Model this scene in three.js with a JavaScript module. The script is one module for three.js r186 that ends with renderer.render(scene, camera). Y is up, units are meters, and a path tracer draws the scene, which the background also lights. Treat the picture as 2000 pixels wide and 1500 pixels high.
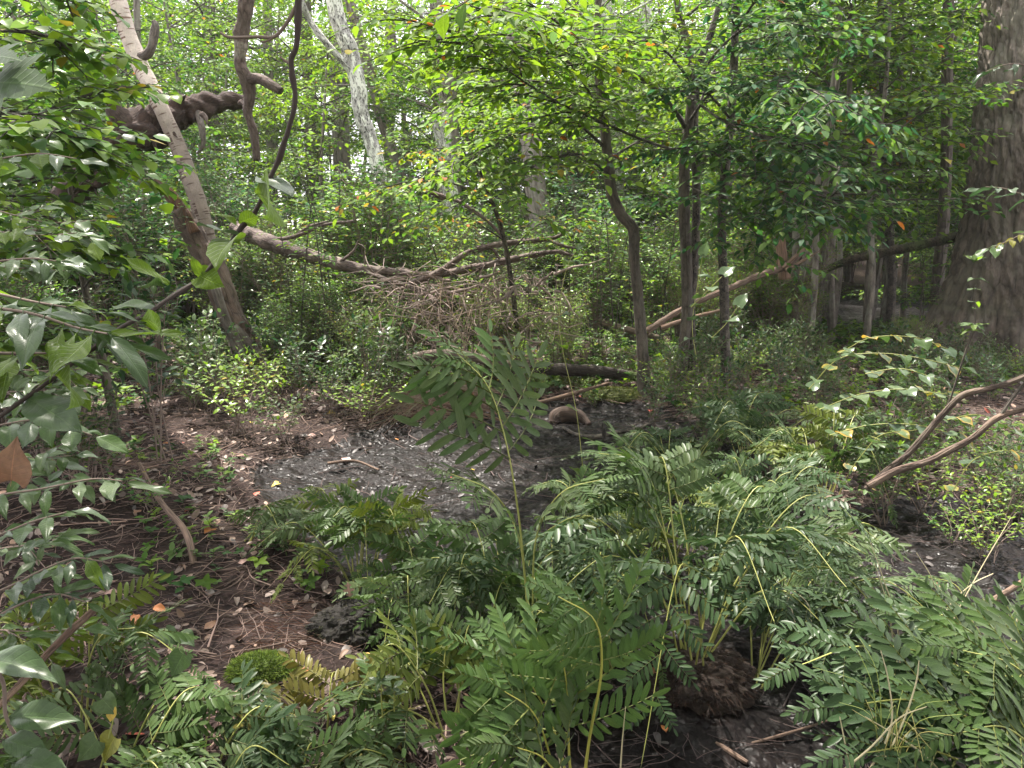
import * as THREE from 'three';
import { ImprovedNoise } from 'three/addons/math/ImprovedNoise.js';
import { mergeGeometries } from 'three/addons/utils/BufferGeometryUtils.js';

// ---------------------------------------------------------------- camera, sky, sun, exposure
const W = 1024, Hh = 768;
const FOV = 50, PITCH = 11 * Math.PI / 180, EYE = 1.5;
const scene = new THREE.Scene();
const camera = new THREE.PerspectiveCamera(FOV, W / Hh, 0.05, 900);
camera.position.set(0, EYE, 0);
camera.rotation.set(-PITCH, 0, 0);
scene.add(camera);

const SUN_DIR = new THREE.Vector3(-0.24, 1.0, -0.40).normalize();   // towards the sun: ahead of the camera, high, a little to the left
{ // bright hazy overcast sky, whitest round the sun
  const w = 512, h = 256, data = new Float32Array(w * h * 4);
  for (let j = 0; j < h; j++) for (let i = 0; i < w; i++) {
    const el = ((j + 0.5) / h - 0.5) * Math.PI, az = ((i + 0.5) / w - 0.5) * 2 * Math.PI;
    const dx = Math.cos(el) * Math.cos(az), dy = Math.sin(el), dz = Math.cos(el) * Math.sin(az);
    const c = Math.max(0, dx * SUN_DIR.x + dy * SUN_DIR.y + dz * SUN_DIR.z);
    const up = Math.max(0, dy);
    const b = 0.75 + 0.35 * up + 0.35 * Math.pow(c, 4) + 0.5 * Math.pow(c, 24);
    const k = (j * w + i) * 4;
    data[k] = b * 1.0; data[k + 1] = b * 0.965; data[k + 2] = b * 1.045; data[k + 3] = 1;
  }
  const sky = new THREE.DataTexture(data, w, h, THREE.RGBAFormat, THREE.FloatType);
  sky.mapping = THREE.EquirectangularReflectionMapping;
  sky.magFilter = sky.minFilter = THREE.LinearFilter;
  sky.needsUpdate = true;
  scene.background = sky; scene.environment = sky;
  scene.backgroundIntensity = 0.8; scene.environmentIntensity = 0.8;
}
const sun = new THREE.DirectionalLight(new THREE.Color(1, 0.93, 0.84), 5);
sun.position.copy(SUN_DIR).multiplyScalar(80);
sun.shadow.radius = 2;
sun.shadow.mapSize.set(4096, 4096);
Object.assign(sun.shadow.camera, { left: -30, right: 30, top: 30, bottom: -30, near: 1, far: 200 });
scene.add(sun, sun.target);

const renderer = new THREE.WebGLRenderer({ antialias: true });
renderer.setSize(W, Hh);
renderer.outputColorSpace = THREE.SRGBColorSpace;
renderer.toneMapping = THREE.LinearToneMapping;
renderer.toneMappingExposure = 4.1;
renderer.shadowMap.enabled = true;
scene.fog = new THREE.FogExp2(new THREE.Color(0.92, 0.96, 0.92), 0.0008);   // the bright damp air of the wood

// ---------------------------------------------------------------- small helpers
const V = (x, y, z) => new THREE.Vector3(x, y, z);
const UPV = V(0, 1, 0);
let seedState = 1;
function srand(s) { seedState = (s * 2654435761) >>> 0; for (let i = 0; i < 4; i++) rnd(); }
function rnd() { seedState = (seedState + 0x6D2B79F5) | 0; let t = Math.imul(seedState ^ (seedState >>> 15), 1 | seedState); t = (t + Math.imul(t ^ (t >>> 7), 61 | t)) ^ t; return ((t ^ (t >>> 14)) >>> 0) / 4294967296; }
const rr = (a, b) => a + (b - a) * rnd();
const rs = () => rnd() * 2 - 1;
const pick = (a) => a[Math.floor(rnd() * a.length) % a.length];
const lerp = (a, b, t) => a + (b - a) * t;
const clamp = (x, a, b) => Math.min(b, Math.max(a, x));
const smooth = (a, b, x) => { const t = clamp((x - a) / (b - a), 0, 1); return t * t * (3 - 2 * t); };
const perlin = new ImprovedNoise();
const noise3 = (x, y, z) => perlin.noise(x + 31.7, y + 17.3, z + 5.1);
const fbm = (x, y, z, o = 4) => { let s = 0, a = 1, f = 1; for (let i = 0; i < o; i++) { s += a * noise3(x * f, y * f, z * f); a *= 0.5; f *= 2.03; } return s; };

// the photograph is 2000 x 1500; a point at pixel (x, y), d metres ahead
const FPX = 750 / Math.tan(FOV * Math.PI / 360);
const CP = Math.cos(PITCH), SP = Math.sin(PITCH);
function rayOf(x, y) { const u = (x - 1000) / FPX, v = (750 - y) / FPX; return V(u, v * CP - SP, -(v * SP + CP)); }
function P(x, y, d) { const r = rayOf(x, y); return r.multiplyScalar(d / -r.z).add(camera.position); }
const pxm = (px, d) => px / FPX * d;          // pixels to metres at that distance

const used = {};
function numbered(name) { const n = used[name] = (used[name] ?? -1) + 1; return n ? `${name}_${String(n).padStart(3, '0')}` : name; }
function tag(o, label, category, group) { o.userData.label = label; if (category) o.userData.category = category; if (group) o.userData.group = group; return o; }
function thing(name, label, category, pos, group) {
  const o = new THREE.Group(); o.name = numbered(name); if (pos) o.position.copy(pos); scene.add(o);
  return tag(o, label, category, group);
}
function place(o, name, label, category, group) { o.name = numbered(name); scene.add(o); return tag(o, label, category, group); }
function struct(o, name) { o.name = numbered(name); o.userData.kind = 'structure'; scene.add(o); return o; }

// terrain height
const hummocks = [];   // [x, z, radius, height]
function mudness(x, z) {   // 1 = wet bare mud, 0 = litter
  const n = fbm(x * 0.55, 3.1, z * 0.55, 3) * 0.55 + fbm(x * 2.2, 9.0, z * 2.2, 2) * 0.16;
  const b1 = 1 - Math.hypot((x - 0.05) / 2.3, (z + 4.75) / 1.6);       // the wet pool in the middle
  const b2 = 1 - Math.hypot((x - 2.6) / 1.6, (z + 3.3) / 1.2);           // right, behind the ferns
  const b3 = 1 - Math.hypot((x - 6.3) / 2.2, (z + 14.5) / 3.4);          // far right
  const b4 = 1 - Math.hypot((x + 0.2) / 0.9, (z + 2.75) / 0.55);
  const b5 = 1 - Math.hypot((x - 0.9) / 2.4, (z + 2.3) / 0.9);
  const xb = -0.85 - 0.55 * (-z - 3.4), west = smooth(xb + 0.35, xb - 0.4, x) * 0.9;
  return Math.max(b1, b2, b3, b4, b5 * 0.6) + n - west * (b3 > 0 ? 0 : 1);
}
function H(x, z) {
  let h = 0.03 * fbm(x * 0.8, 1.3, z * 0.8, 3) + 0.022 * fbm(x * 3.1, 4.2, z * 3.1, 3);
  const m = smooth(-0.2, 0.35, mudness(x, z));
  h += (1 - m) * 0.07;
  h += 0.35 * smooth(-2.2, -5.5, x) * smooth(1, 3, -z) + 0.12 * smooth(3.2, 6, x) * smooth(6, 3, -z);
  const d = Math.hypot(x, z);
  h += smooth(9, 40, d) * 0.9 * (fbm(x * 0.06, 7.7, z * 0.06, 2) * 0.6 + 0.25);
  for (const [hx, hz, r, hh] of hummocks) { const q = ((x - hx) ** 2 + (z - hz) ** 2) / (r * r); if (q < 6) h += hh * Math.exp(-q * 1.4); }
  return h;
}
function G(x, y, dmax = 60) {            // the ground point under that pixel
  const r = rayOf(x, y); let t = 0.5;
  for (let i = 0; i < 4000 && t < dmax; i++) { const px = r.x * t, py = EYE + r.y * t, pz = r.z * t; if (py <= H(px, pz)) return V(px, py, pz); t += 0.01 + t * 0.004; }
  return V(r.x * dmax, H(r.x * dmax, r.z * dmax), r.z * dmax);
}
const onGround = (x, z, dy = 0) => V(x, H(x, z) + dy, z);

// ---------------------------------------------------------------- mesh collector
class MB {
  constructor() { this.p = []; this.u = []; this.c = []; this.i = []; }
  v(x, y, z, u, v, c) { this.p.push(x, y, z); this.u.push(u, v); this.c.push(c[0], c[1], c[2]); return this.p.length / 3 - 1; }
  get empty() { return !this.p.length; }
  geo() {
    const g = new THREE.BufferGeometry();
    g.setAttribute('position', new THREE.Float32BufferAttribute(this.p, 3));
    g.setAttribute('uv', new THREE.Float32BufferAttribute(this.u, 2));
    g.setAttribute('color', new THREE.Float32BufferAttribute(this.c, 3));
    g.setIndex(this.i); g.computeVertexNormals();
    return g;
  }
  build(name, mat, parent, stuff) {
    const m = new THREE.Mesh(this.geo(), mat); m.name = name;
    if (stuff) m.userData.kind = 'stuff';
    if (parent) parent.add(m); return m;
  }
  // tapered tube along points; radius(t) or [r0, r1]; rough = relative radial noise
  tube(pts, rad, sides = 6, col = [1, 1, 1], o = {}) {
    const n = pts.length; if (n < 2) return;
    const R = typeof rad === 'function' ? rad : (t) => lerp(rad[0], rad[1], t);
    let T = V(0, 0, 0), N = null; const B = V(0, 0, 0); let len = 0; const base = this.p.length / 3;
    const ru = o.uvr ?? Math.max(0.02, R(0.2));
    for (let k = 0; k < n; k++) {
      T.subVectors(pts[Math.min(n - 1, k + 1)], pts[Math.max(0, k - 1)]); if (T.lengthSq() < 1e-12) T.set(0, 1, 0); T.normalize();
      if (!N) { N = Math.abs(T.y) < 0.9 ? V(0, 1, 0) : V(0, 0, 1); }
      N.addScaledVector(T, -N.dot(T)).normalize(); B.crossVectors(T, N);
      if (k) len += pts[k].distanceTo(pts[k - 1]);
      const t = k / (n - 1), r = R(t);
      for (let s = 0; s <= sides; s++) {
        const a = s / sides * Math.PI * 2, ca = Math.cos(a), sa = Math.sin(a);
        let q = r;
        if (o.rough) { const px = pts[k].x + ca * r, py = pts[k].y + len * 0.3, pz = pts[k].z + sa * r; q *= 1 + o.rough * fbm(px * (o.rf ?? 9), py * (o.rf ?? 9) * 0.6, pz * (o.rf ?? 9), 2); }
        if (o.shape) q = o.shape(q, s % sides / sides, t, len);
        const c = o.color ? o.color(t, s / sides, pts[k]) : col;
        this.v(pts[k].x + (N.x * ca + B.x * sa) * q, pts[k].y + (N.y * ca + B.y * sa) * q, pts[k].z + (N.z * ca + B.z * sa) * q, s / sides * Math.PI * 2 * ru, len, c);
      }
    }
    const w = sides + 1;
    for (let k = 0; k < n - 1; k++) for (let s = 0; s < sides; s++) { const a = base + k * w + s, b = a + 1, c2 = a + w, d = c2 + 1; this.i.push(a, b, c2, b, d, c2); }
    for (const [k, flip] of [[0, 0], [n - 1, 1]]) {   // end caps
      if ((k ? R(1) : R(0)) < 0.004) continue;
      const c = o.capColor ?? (o.color ? o.color(k / (n - 1), 0, pts[k]) : col), m = this.v(pts[k].x, pts[k].y, pts[k].z, 0.3, 0.3, c), st = base + k * w;
      for (let s = 0; s < sides; s++) flip ? this.i.push(m, st + s, st + s + 1) : this.i.push(m, st + s + 1, st + s);
    }
  }
  // a leaf: o origin, d direction, n normal (need not be square to d)
  leaf(o, d, n, L, Wd, col, det = 0, fold = 0.25, curl = 0.2) {
    const X = d.x, Y = d.y, Z = d.z;
    let sx = Y * n.z - Z * n.y, sy = Z * n.x - X * n.z, sz = X * n.y - Y * n.x; let q = Math.hypot(sx, sy, sz) || 1; sx /= q; sy /= q; sz /= q;
    const nx = sy * Z - sz * Y, ny = sz * X - sx * Z, nz = sx * Y - sy * X;
    const at = (t, s, w) => { const lift = Math.abs(s) * w * fold - curl * L * t * t; const l = t * L, ws = s * w; return this.v(o.x + X * l + sx * ws + nx * lift, o.y + Y * l + sy * ws + ny * lift, o.z + Z * l + sz * ws + nz * lift, 0.5 + s * 0.5, t, col); };
    const h = Wd / 2, I = this.i;
    if (det === 0) {
      const a = at(0, 0, 0), l = at(0.42, -1, h), m = at(0.45, 0, h), r = at(0.42, 1, h), e = at(1, 0, 0);
      I.push(a, m, l, a, r, m, l, m, e, m, r, e);
    } else {
      const rows = det === 1 ? [[0.12, 0.62], [0.4, 1], [0.74, 0.66]] : [[0.05, 0.4], [0.17, 0.76], [0.36, 1], [0.58, 0.92], [0.78, 0.62], [0.92, 0.28]];
      const a = at(0, 0, 0); let pl, pm, pr;
      rows.forEach(([t, k], j) => {
        const l = at(t, -1, h * k), m = at(t, 0, h * k), r = at(t, 1, h * k);
        if (j === 0) I.push(a, m, l, a, r, m); else I.push(pl, pm, l, pm, m, l, pm, pr, m, pr, r, m);
        pl = l; pm = m; pr = r;
      });
      const e = at(1, 0, 0); I.push(pl, pm, e, pm, pr, e);
    }
  }
}
function curve(pts, n) { return new THREE.CatmullRomCurve3(pts, false, 'centripetal').getPoints(n); }
function wiggle(pts, amp, freq = 3, s = rr(0, 50)) { return pts.map((p, i) => { const t = i / (pts.length - 1), k = Math.min(1, t * 6, (1 - t) * 6 + 0.2); return V(p.x + amp * k * noise3(t * freq, s, 0), p.y + amp * k * noise3(t * freq, s, 9), p.z + amp * k * noise3(t * freq, s, 19)); }); }
// ---------------------------------------------------------------- textures and materials
function tileNoise(px, py, seed) {   // lattice noise that repeats every px, py cells
  const g = (i, j) => { let h = (((i % px) + px) % px) * 374761393 + (((j % py) + py) % py) * 668265263 + seed * 1442695041; h = Math.imul(h ^ (h >>> 13), 1274126177); return ((h ^ (h >>> 16)) >>> 0) / 4294967295; };
  return (x, y) => { const i = Math.floor(x), j = Math.floor(y), u = x - i, v = y - j, a = u * u * (3 - 2 * u), b = v * v * (3 - 2 * v); return lerp(lerp(g(i, j), g(i + 1, j), a), lerp(g(i, j + 1), g(i + 1, j + 1), a), b); };
}
function tex(w, h, fn, srgb, repeat = [1, 1]) {
  const d = new Uint8Array(w * h * 4);
  for (let j = 0; j < h; j++) for (let i = 0; i < w; i++) { const c = fn(i / w, j / h), k = (j * w + i) * 4; for (let q = 0; q < 3; q++) d[k + q] = clamp(Math.round((typeof c === 'number' ? c : c[q]) * 255), 0, 255); d[k + 3] = 255; }
  const t = new THREE.DataTexture(d, w, h, THREE.RGBAFormat); t.wrapS = t.wrapT = THREE.RepeatWrapping; t.magFilter = THREE.LinearFilter; t.minFilter = THREE.LinearMipmapLinearFilter; t.generateMipmaps = true;
  if (srgb) t.colorSpace = THREE.SRGBColorSpace; t.repeat.set(...repeat); t.needsUpdate = true; return t;
}
const nA = tileNoise(8, 4, 1), nB = tileNoise(20, 8, 2), nC = tileNoise(48, 20, 3), nD = tileNoise(128, 90, 4), nE = tileNoise(5, 5, 5), nF = tileNoise(14, 14, 6), nG = tileNoise(40, 40, 7), nH = tileNoise(110, 110, 8);
// furrowed bark (long plates), smooth mottled bark, wood fibre, soil
const furrow = (u, v) => { const w = 0.06 * (nE(u * 5, v * 5) - 0.5); const a = Math.abs(nB((u + w) * 20, v * 8) - 0.5) * 2, b = Math.abs(nC((u + w) * 48, v * 20) - 0.5) * 2; return clamp(Math.pow(a, 0.6) * 0.65 + b * 0.25 + nD(u * 128, v * 90) * 0.15, 0, 1); };
const lichen = (u, v) => smooth(0.5, 0.72, nE(u * 5, v * 5) * 0.45 + nF(u * 14, v * 14) * 0.35 + nG(u * 40, v * 40) * 0.25);
const T = {
  barkBump: tex(512, 512, furrow),
  barkCol: tex(512, 512, (u, v) => { const f = furrow(u, v), l = lichen(u, v) * 0.5, m = 0.45 + 0.5 * f + 0.12 * (nH(u * 110, v * 110) - 0.5); return [lerp(m, 0.86, l), lerp(m * 0.97, 0.9, l), lerp(m * 0.94, 0.85, l)]; }, true),
  smoothCol: tex(512, 512, (u, v) => { const l = lichen(u, v), s = nD(u * 128, v * 90) * 0.22 + nF(u * 14, v * 14) * 0.3 + 0.42; const dk = smooth(0.66, 0.75, nG(v * 40, u * 40)) * 0.3; return [clamp(lerp(s, 0.95, l * 0.8) - dk, 0.1, 1), clamp(lerp(s, 0.97, l * 0.8) - dk, 0.1, 1), clamp(lerp(s * 0.98, 0.93, l * 0.8) - dk, 0.1, 1)]; }, true),
  smoothBump: tex(512, 512, (u, v) => 0.5 * nG(u * 40, v * 40) + 0.5 * nH(u * 110, v * 110)),
  birch: tex(512, 512, (u, v) => { const dash = smooth(0.7, 0.78, nF(u * 14 * 0.5, v * 14) * 0.3 + tile6(u, v) * 0.75); const b = 0.93 - 0.12 * nF(u * 14, v * 14) - 0.1 * nD(u * 128, v * 90); return [lerp(b, 0.5, dash), lerp(b * 0.97, 0.42, dash), lerp(b * 0.94, 0.38, dash)]; }, true),
  fibre: tex(512, 512, (u, v) => { const a = tile7(u, v); return [0.45 + 0.55 * a, 0.42 + 0.5 * a, 0.38 + 0.45 * a]; }, true),
  leaf: tex(256, 512, (u, v) => {
    const s = Math.abs(u - 0.5) * 2, mid = Math.exp(-s * s * 900), k = (v * 9 - s * 1.6); const f = k - Math.floor(k); const vein = Math.exp(-((Math.min(f, 1 - f)) ** 2) * 500) * (1 - s * 0.5);
    const b = 0.80 + 0.10 * (nF(u * 14, v * 14) - 0.5) + 0.08 * (nH(u * 110, v * 110) - 0.5); const x = b + 0.17 * mid + 0.07 * vein; return [x + 0.03 * mid, x, x];
  }, true),
  leafBump: tex(256, 512, (u, v) => { const s = Math.abs(u - 0.5) * 2, mid = Math.exp(-s * s * 500), k = (v * 9 - s * 1.6), f = k - Math.floor(k), vein = Math.exp(-((Math.min(f, 1 - f)) ** 2) * 160); return clamp(0.75 - 0.55 * mid - 0.4 * vein + 0.12 * nG(u * 40, v * 40), 0, 1); }),
  soilCol: tex(1024, 1024, (u, v) => { const g = nH(u * 110, v * 110), f = nG(u * 40, v * 40), e = nF(u * 14, v * 14); const fl = smooth(0.72, 0.8, tile8(u, v)) * 0.45; const b = 0.36 + 0.26 * g + 0.22 * f + 0.16 * e + fl; return [b, b * (0.97 - fl * 0.06), b * (0.95 - fl * 0.12)]; }, true),
  soilBump: tex(1024, 1024, (u, v) => 0.3 * nH(u * 110, v * 110) + 0.35 * nG(u * 40, v * 40) + 0.2 * tile8(u, v) + 0.15 * nF(u * 14, v * 14)),
  mudBump: tex(512, 512, (u, v) => 0.55 * nF(u * 14, v * 14) + 0.35 * nG(u * 40, v * 40) + 0.1 * nH(u * 110, v * 110)),
  mudRough: tex(512, 512, (u, v) => clamp(0.5 + 0.5 * smooth(0.3, 0.7, 0.55 * nF(u * 14, v * 14) + 0.45 * nG(u * 40, v * 40)), 0, 1)),
};
function tile6(u, v) { return tile6.f ? tile6.f(u * 9, v * 70) : (tile6.f = tileNoise(9, 70, 11))(u * 9, v * 70); }
function tile7(u, v) { tile7.f ??= tileNoise(64, 6, 12); tile7.g ??= tileNoise(160, 14, 13); return 0.6 * tile7.f(u * 64, v * 6) + 0.4 * tile7.g(u * 160, v * 14); }
function tile8(u, v) { tile8.f ??= tileNoise(70, 70, 14); tile8.g ??= tileNoise(180, 180, 15); return 0.55 * tile8.f(u * 70, v * 70) + 0.45 * tile8.g(u * 180, v * 180); }
const wood = (color, map, bump, bs = 0.01, rough = 0.9, rep = [1, 1]) => {
  const m = map ? map.clone() : null, b = bump ? bump.clone() : null; for (const t of [m, b]) if (t) { t.repeat.set(...rep); t.needsUpdate = true; }
  return new THREE.MeshStandardMaterial({ color: new THREE.Color().setRGB(...color), map: m, bumpMap: b, bumpScale: bs, roughness: rough, vertexColors: true });
};
const leafy = (color, o = {}) => new THREE.MeshPhysicalMaterial({
  color: new THREE.Color().setRGB(...color), vertexColors: true, roughness: o.rough ?? 0.97, transmission: o.tr ?? 0.45, thickness: 0, specularIntensity: o.spec ?? 0.25, clearcoat: o.coat ?? 0.35, clearcoatRoughness: o.cr ?? 0.38,
  ...(o.tex ? { map: T.leaf, bumpMap: T.leafBump, bumpScale: o.bs ?? 0.0012 } : {}), side: THREE.DoubleSide,
});
const M = {
  greyBark: wood([0.36, 0.325, 0.3], T.barkCol, T.barkBump, 0.02, 0.92, [1, 0.5]),
  brownBark: wood([0.17, 0.145, 0.125], T.barkCol, T.barkBump, 0.012, 0.92, [1.6, 0.9]),
  darkBark: wood([0.13, 0.105, 0.09], T.smoothCol, T.smoothBump, 0.004, 0.85, [2, 2]),
  paleBark: wood([0.85, 0.83, 0.79], T.smoothCol, T.smoothBump, 0.008, 0.9, [2, 1]),  // pale lichened bark, with sunlight put into its colour
  birchBark: wood([0.72, 0.68, 0.65], T.birch, T.smoothBump, 0.003, 0.75, [1.5, 1.5]),
  deadWood: wood([0.3, 0.262, 0.245], T.fibre, T.fibre, 0.003, 0.9, [3, 2]),
  deadBark: wood([0.27, 0.232, 0.222], T.barkCol, T.barkBump, 0.006, 0.92, [4, 3]),
  rotWood: wood([0.25, 0.15, 0.095], T.fibre, T.fibre, 0.012, 0.9, [2, 1]),
  twig: wood([0.17, 0.125, 0.105], null, null, 0, 0.85),
  greyTwig: wood([0.27, 0.228, 0.208], null, null, 0, 0.85),
  stalk: wood([0.26, 0.27, 0.07], null, null, 0, 0.55),
  straw: wood([0.46, 0.4, 0.25], null, null, 0, 0.7),
  litter: new THREE.MeshPhysicalMaterial({ vertexColors: true, roughness: 0.8, clearcoat: 0.15, clearcoatRoughness: 0.4, side: THREE.DoubleSide }),
  moss: new THREE.MeshStandardMaterial({ vertexColors: true, roughness: 1, side: THREE.DoubleSide }),
  leafMid: leafy([1, 1, 1], { coat: 0.16, tr: 0.55 }), leafGloss: leafy([1, 1, 1], { coat: 0.5, cr: 0.3, tex: 1 }),
  leafShiny: leafy([1, 1, 1], { coat: 0.42, cr: 0.25, tr: 0.45 }), leafSoft: leafy([1, 1, 1], { coat: 0.2, cr: 0.5, tr: 0.5 }),
  fern: leafy([1, 1, 1], { coat: 0.32, cr: 0.36, tr: 0.36, tex: 1, bs: 0.0004 }),
};
const soilMat = (color, rough, roughMap, bs, rep) => { const c = T.soilCol.clone(), b = (roughMap ? T.mudBump : T.soilBump).clone(); c.repeat.set(rep, rep); b.repeat.set(rep, rep); c.needsUpdate = b.needsUpdate = true; return new THREE.MeshPhysicalMaterial({ specularIntensity: roughMap ? 0.24 : 0.3, color: new THREE.Color().setRGB(...color), map: c, bumpMap: b, bumpScale: bs, roughness: rough, roughnessMap: roughMap, vertexColors: true }); };
const GREEN = {   // linear base colours
  bright: [0.15, 0.25, 0.014], mid: [0.075, 0.16, 0.014], deep: [0.036, 0.10, 0.018], blue: [0.034, 0.10, 0.036], pale: [0.12, 0.2, 0.045], yellow: [0.3, 0.24, 0.02], orange: [0.36, 0.12, 0.02],
};
const jit = (c, a = 0.2) => { const k = 1 + rs() * a, h = rs() * a * 0.5; return [clamp(c[0] * k * (1 + h), 0, 1), c[1] * k, clamp(c[2] * k * (1 - h), 0, 1)]; };
const mixc = (a, b, t) => [lerp(a[0], b[0], t), lerp(a[1], b[1], t), lerp(a[2], b[2], t)];
// ---------------------------------------------------------------- the ground
// tussocks and mounds first: they raise the terrain
const SPOT = {};
function spot(name, x, y, r, h) { const g = G(x, y); SPOT[name] = g; hummocks.push([g.x, g.z, r, h]); return g; }
spot('tussockMid', 690, 1290, 0.2, 0.03);
spot('tussockRight', 1385, 1440, 0.3, 0.05);
spot('bankRight', 1980, 1130, 0.9, 0.1);
spot('bankLeft', 60, 1000, 0.9, 0.14);
spot('strawMound', 840, 800, 0.7, 0.12);
{
  const axis = (lo, hi, fineLo, fineHi, step, grow) => {
    const a = []; for (let x = fineLo; x <= fineHi + 1e-6; x += step) a.push(x);
    let s = step; while (a[a.length - 1] < hi) { s *= grow; a.push(a[a.length - 1] + s); }
    s = step; while (a[0] > lo) { s *= grow; a.unshift(a[0] - s); }
    return a;
  };
  const xs = axis(-400, 400, -3.4, 3.4, 0.026, 1.055), zs = axis(-400, 400, -7.2, -1.5, 0.026, 1.055);
  const nx = xs.length, nz = zs.length, gr = new MB(), mu = new MB(), gi = new Int32Array(nx * nz).fill(-1), mi = new Int32Array(nx * nz).fill(-1);
  const hy = new Float32Array(nx * nz), md = new Float32Array(nx * nz);
  for (let j = 0; j < nz; j++) for (let i = 0; i < nx; i++) {
    const x = xs[i], z = zs[j], k = j * nx + i; let h = H(x, z); const m = smooth(-0.15, 0.3, mudness(x, z)); md[k] = m;
    if (Math.abs(x) < 6 && z > -12 && z < 0) h += (0.012 + 0.006 * m) * fbm(x * 11, 2, z * 11, 3) + 0.007 * Math.abs(noise3(x * 26, 5, z * 26));
    hy[k] = h;
  }
  const vert = (mb, map, i, j) => {
    const k = j * nx + i; if (map[k] >= 0) return map[k]; const x = xs[i], z = zs[j], m = md[k];
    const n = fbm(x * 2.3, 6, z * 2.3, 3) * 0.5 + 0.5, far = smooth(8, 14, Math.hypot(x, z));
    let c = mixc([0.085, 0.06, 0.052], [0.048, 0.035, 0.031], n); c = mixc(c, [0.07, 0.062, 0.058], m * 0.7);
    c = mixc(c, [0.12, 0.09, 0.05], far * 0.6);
    if (mb === mu) c = mixc([0.016, 0.0125, 0.012], [0.006, 0.0048, 0.0048], n);
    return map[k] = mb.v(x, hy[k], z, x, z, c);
  };
  for (let j = 0; j < nz - 1; j++) for (let i = 0; i < nx - 1; i++) {
    const k = j * nx + i, wet = (md[k] + md[k + 1] + md[k + nx] + md[k + nx + 1]) / 4 > 0.55, mb = wet ? mu : gr, map = wet ? mi : gi;
    const a = vert(mb, map, i, j), b = vert(mb, map, i + 1, j), c = vert(mb, map, i, j + 1), d = vert(mb, map, i + 1, j + 1);
    mb.i.push(a, c, b, b, c, d);
  }
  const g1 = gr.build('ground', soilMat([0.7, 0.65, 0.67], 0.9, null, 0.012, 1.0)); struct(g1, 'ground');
  const rm = T.mudRough.clone(); rm.repeat.set(1.7, 1.7); rm.needsUpdate = true;
  const g2 = mu.build('mud', soilMat([1, 1, 1.02], 0.7, rm, 0.02, 1.3)); struct(g2, 'mud');
}

// ---------------------------------------------------------------- leaf sprays for crowns far above and far away
function sprayGeo(n, L, Wd, len, det, c0) {
  const lf = new MB();
  for (let i = 0; i < n; i++) {
    const t = (i + 0.6) / n, s = i % 2 ? 1 : -1, o = V(t * len, rs() * 0.02 - 0.06 * t * t, rs() * 0.02 + 0.05 * Math.sin(t * 5) * s);
    const d = V(0.55 + rs() * 0.2, rs() * 0.25 - 0.1, s * (0.85 + rs() * 0.2)).normalize(); if (i === n - 1) d.set(1, -0.1, 0.1).normalize();
    const k = rr(0.75, 1.15); lf.leaf(o, d, V(rs() * 0.4, 1, rs() * 0.4).normalize(), L * k, Wd * k, jit(c0, 0.16), det, 0.2, 0.15);
    const b = o.clone().addScaledVector(d, L * 0.4).add(V(0.03, rr(-0.08, 0.06), rs() * 0.08));
    if (rnd() < 0.6) lf.leaf(b, V(rs() + 0.3, rs() * 0.3, rs()).normalize(), V(rs() * 0.5, 1, rs() * 0.5).normalize(), L * 0.8 * k, Wd * 0.8 * k, jit(c0, 0.16), det, 0.2, 0.15);
  }
  return lf.geo();
}
srand(11);
const SPRAY = [0, 1, 2].map((k) => sprayGeo([9, 11, 7][k], [0.085, 0.075, 0.1][k], [0.055, 0.045, 0.065][k], [0.42, 0.46, 0.36][k], 0, [1, 1, 1]));
// thing's child: leaf sprays in clumps. clumps: [centre V, radius, flat]
function crownOf(parent, clumps, per, palette, mat = M.leafMid, scale = 1) {
  const q = new THREE.Quaternion(), m4 = new THREE.Matrix4(), col = new THREE.Color(), e = new THREE.Euler();
  const lists = SPRAY.map(() => []);
  for (const [c, r, flat] of clumps) {
    const base = jit(pick(palette), 0.22);
    for (let i = 0; i < per; i++) {
      const a = rr(0, 6.283), rad = r * Math.pow(rnd(), 0.45), yy = rs() * r * flat;
      const p = V(c.x + Math.cos(a) * rad, c.y + yy - 0.12 * rad, c.z + Math.sin(a) * rad);
      e.set(rs() * 0.45, -a + rs() * 0.9, rs() * 0.45 - 0.15); q.setFromEuler(e); const s = rr(0.75, 1.25) * scale;
      lists[Math.floor(rnd() * 3) % 3].push([m4.clone().compose(p, q, V(s, s, s)), jit(base, 0.14)]);
    }
  }
  lists.forEach((l, k) => {
    if (!l.length) return; const im = new THREE.InstancedMesh(SPRAY[k], mat, l.length); im.name = 'foliage'; im.userData.kind = 'stuff';
    l.forEach(([m, c], i) => { im.setMatrixAt(i, m); im.setColorAt(i, col.setRGB(...c)); }); parent.add(im);
  });
}

// ---------------------------------------------------------------- trunks
// path: [x, y, d, radius in pixels] along the trunk, from the foot upwards
function pathOf(path, foot = false) {
  const pts = path.map(([x, y, d]) => P(x, y, d)), rad = path.map((q) => pxm(q[3], q[2]));
  return { pts, rad };
}
function smoothPath(pts, rad, n) {
  const c = new THREE.CatmullRomCurve3(pts, false, 'centripetal'), out = [], r = []; const m = pts.length - 1;
  for (let i = 0; i <= n; i++) { const t = i / n, k = Math.min(m - 1, Math.floor(t * m)), f = t * m - k; out.push(c.getPoint(t)); r.push(lerp(rad[k], rad[k + 1], f)); }
  return { pts: out, R: (t) => { const x = t * n, k = Math.min(n - 1, Math.floor(x)); return lerp(r[k], r[k + 1], x - k); } };
}
function limb(mb, path, o = {}) { const { pts, rad } = pathOf(path); const s = smoothPath(pts, rad, o.n ?? Math.max(10, (path.length - 1) * 6)); mb.tube(s.pts, s.R, o.sides ?? 9, o.col ?? [1, 1, 1], { rough: o.rough ?? 0.16, rf: o.rf ?? 7, ...o }); return s; }
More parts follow.
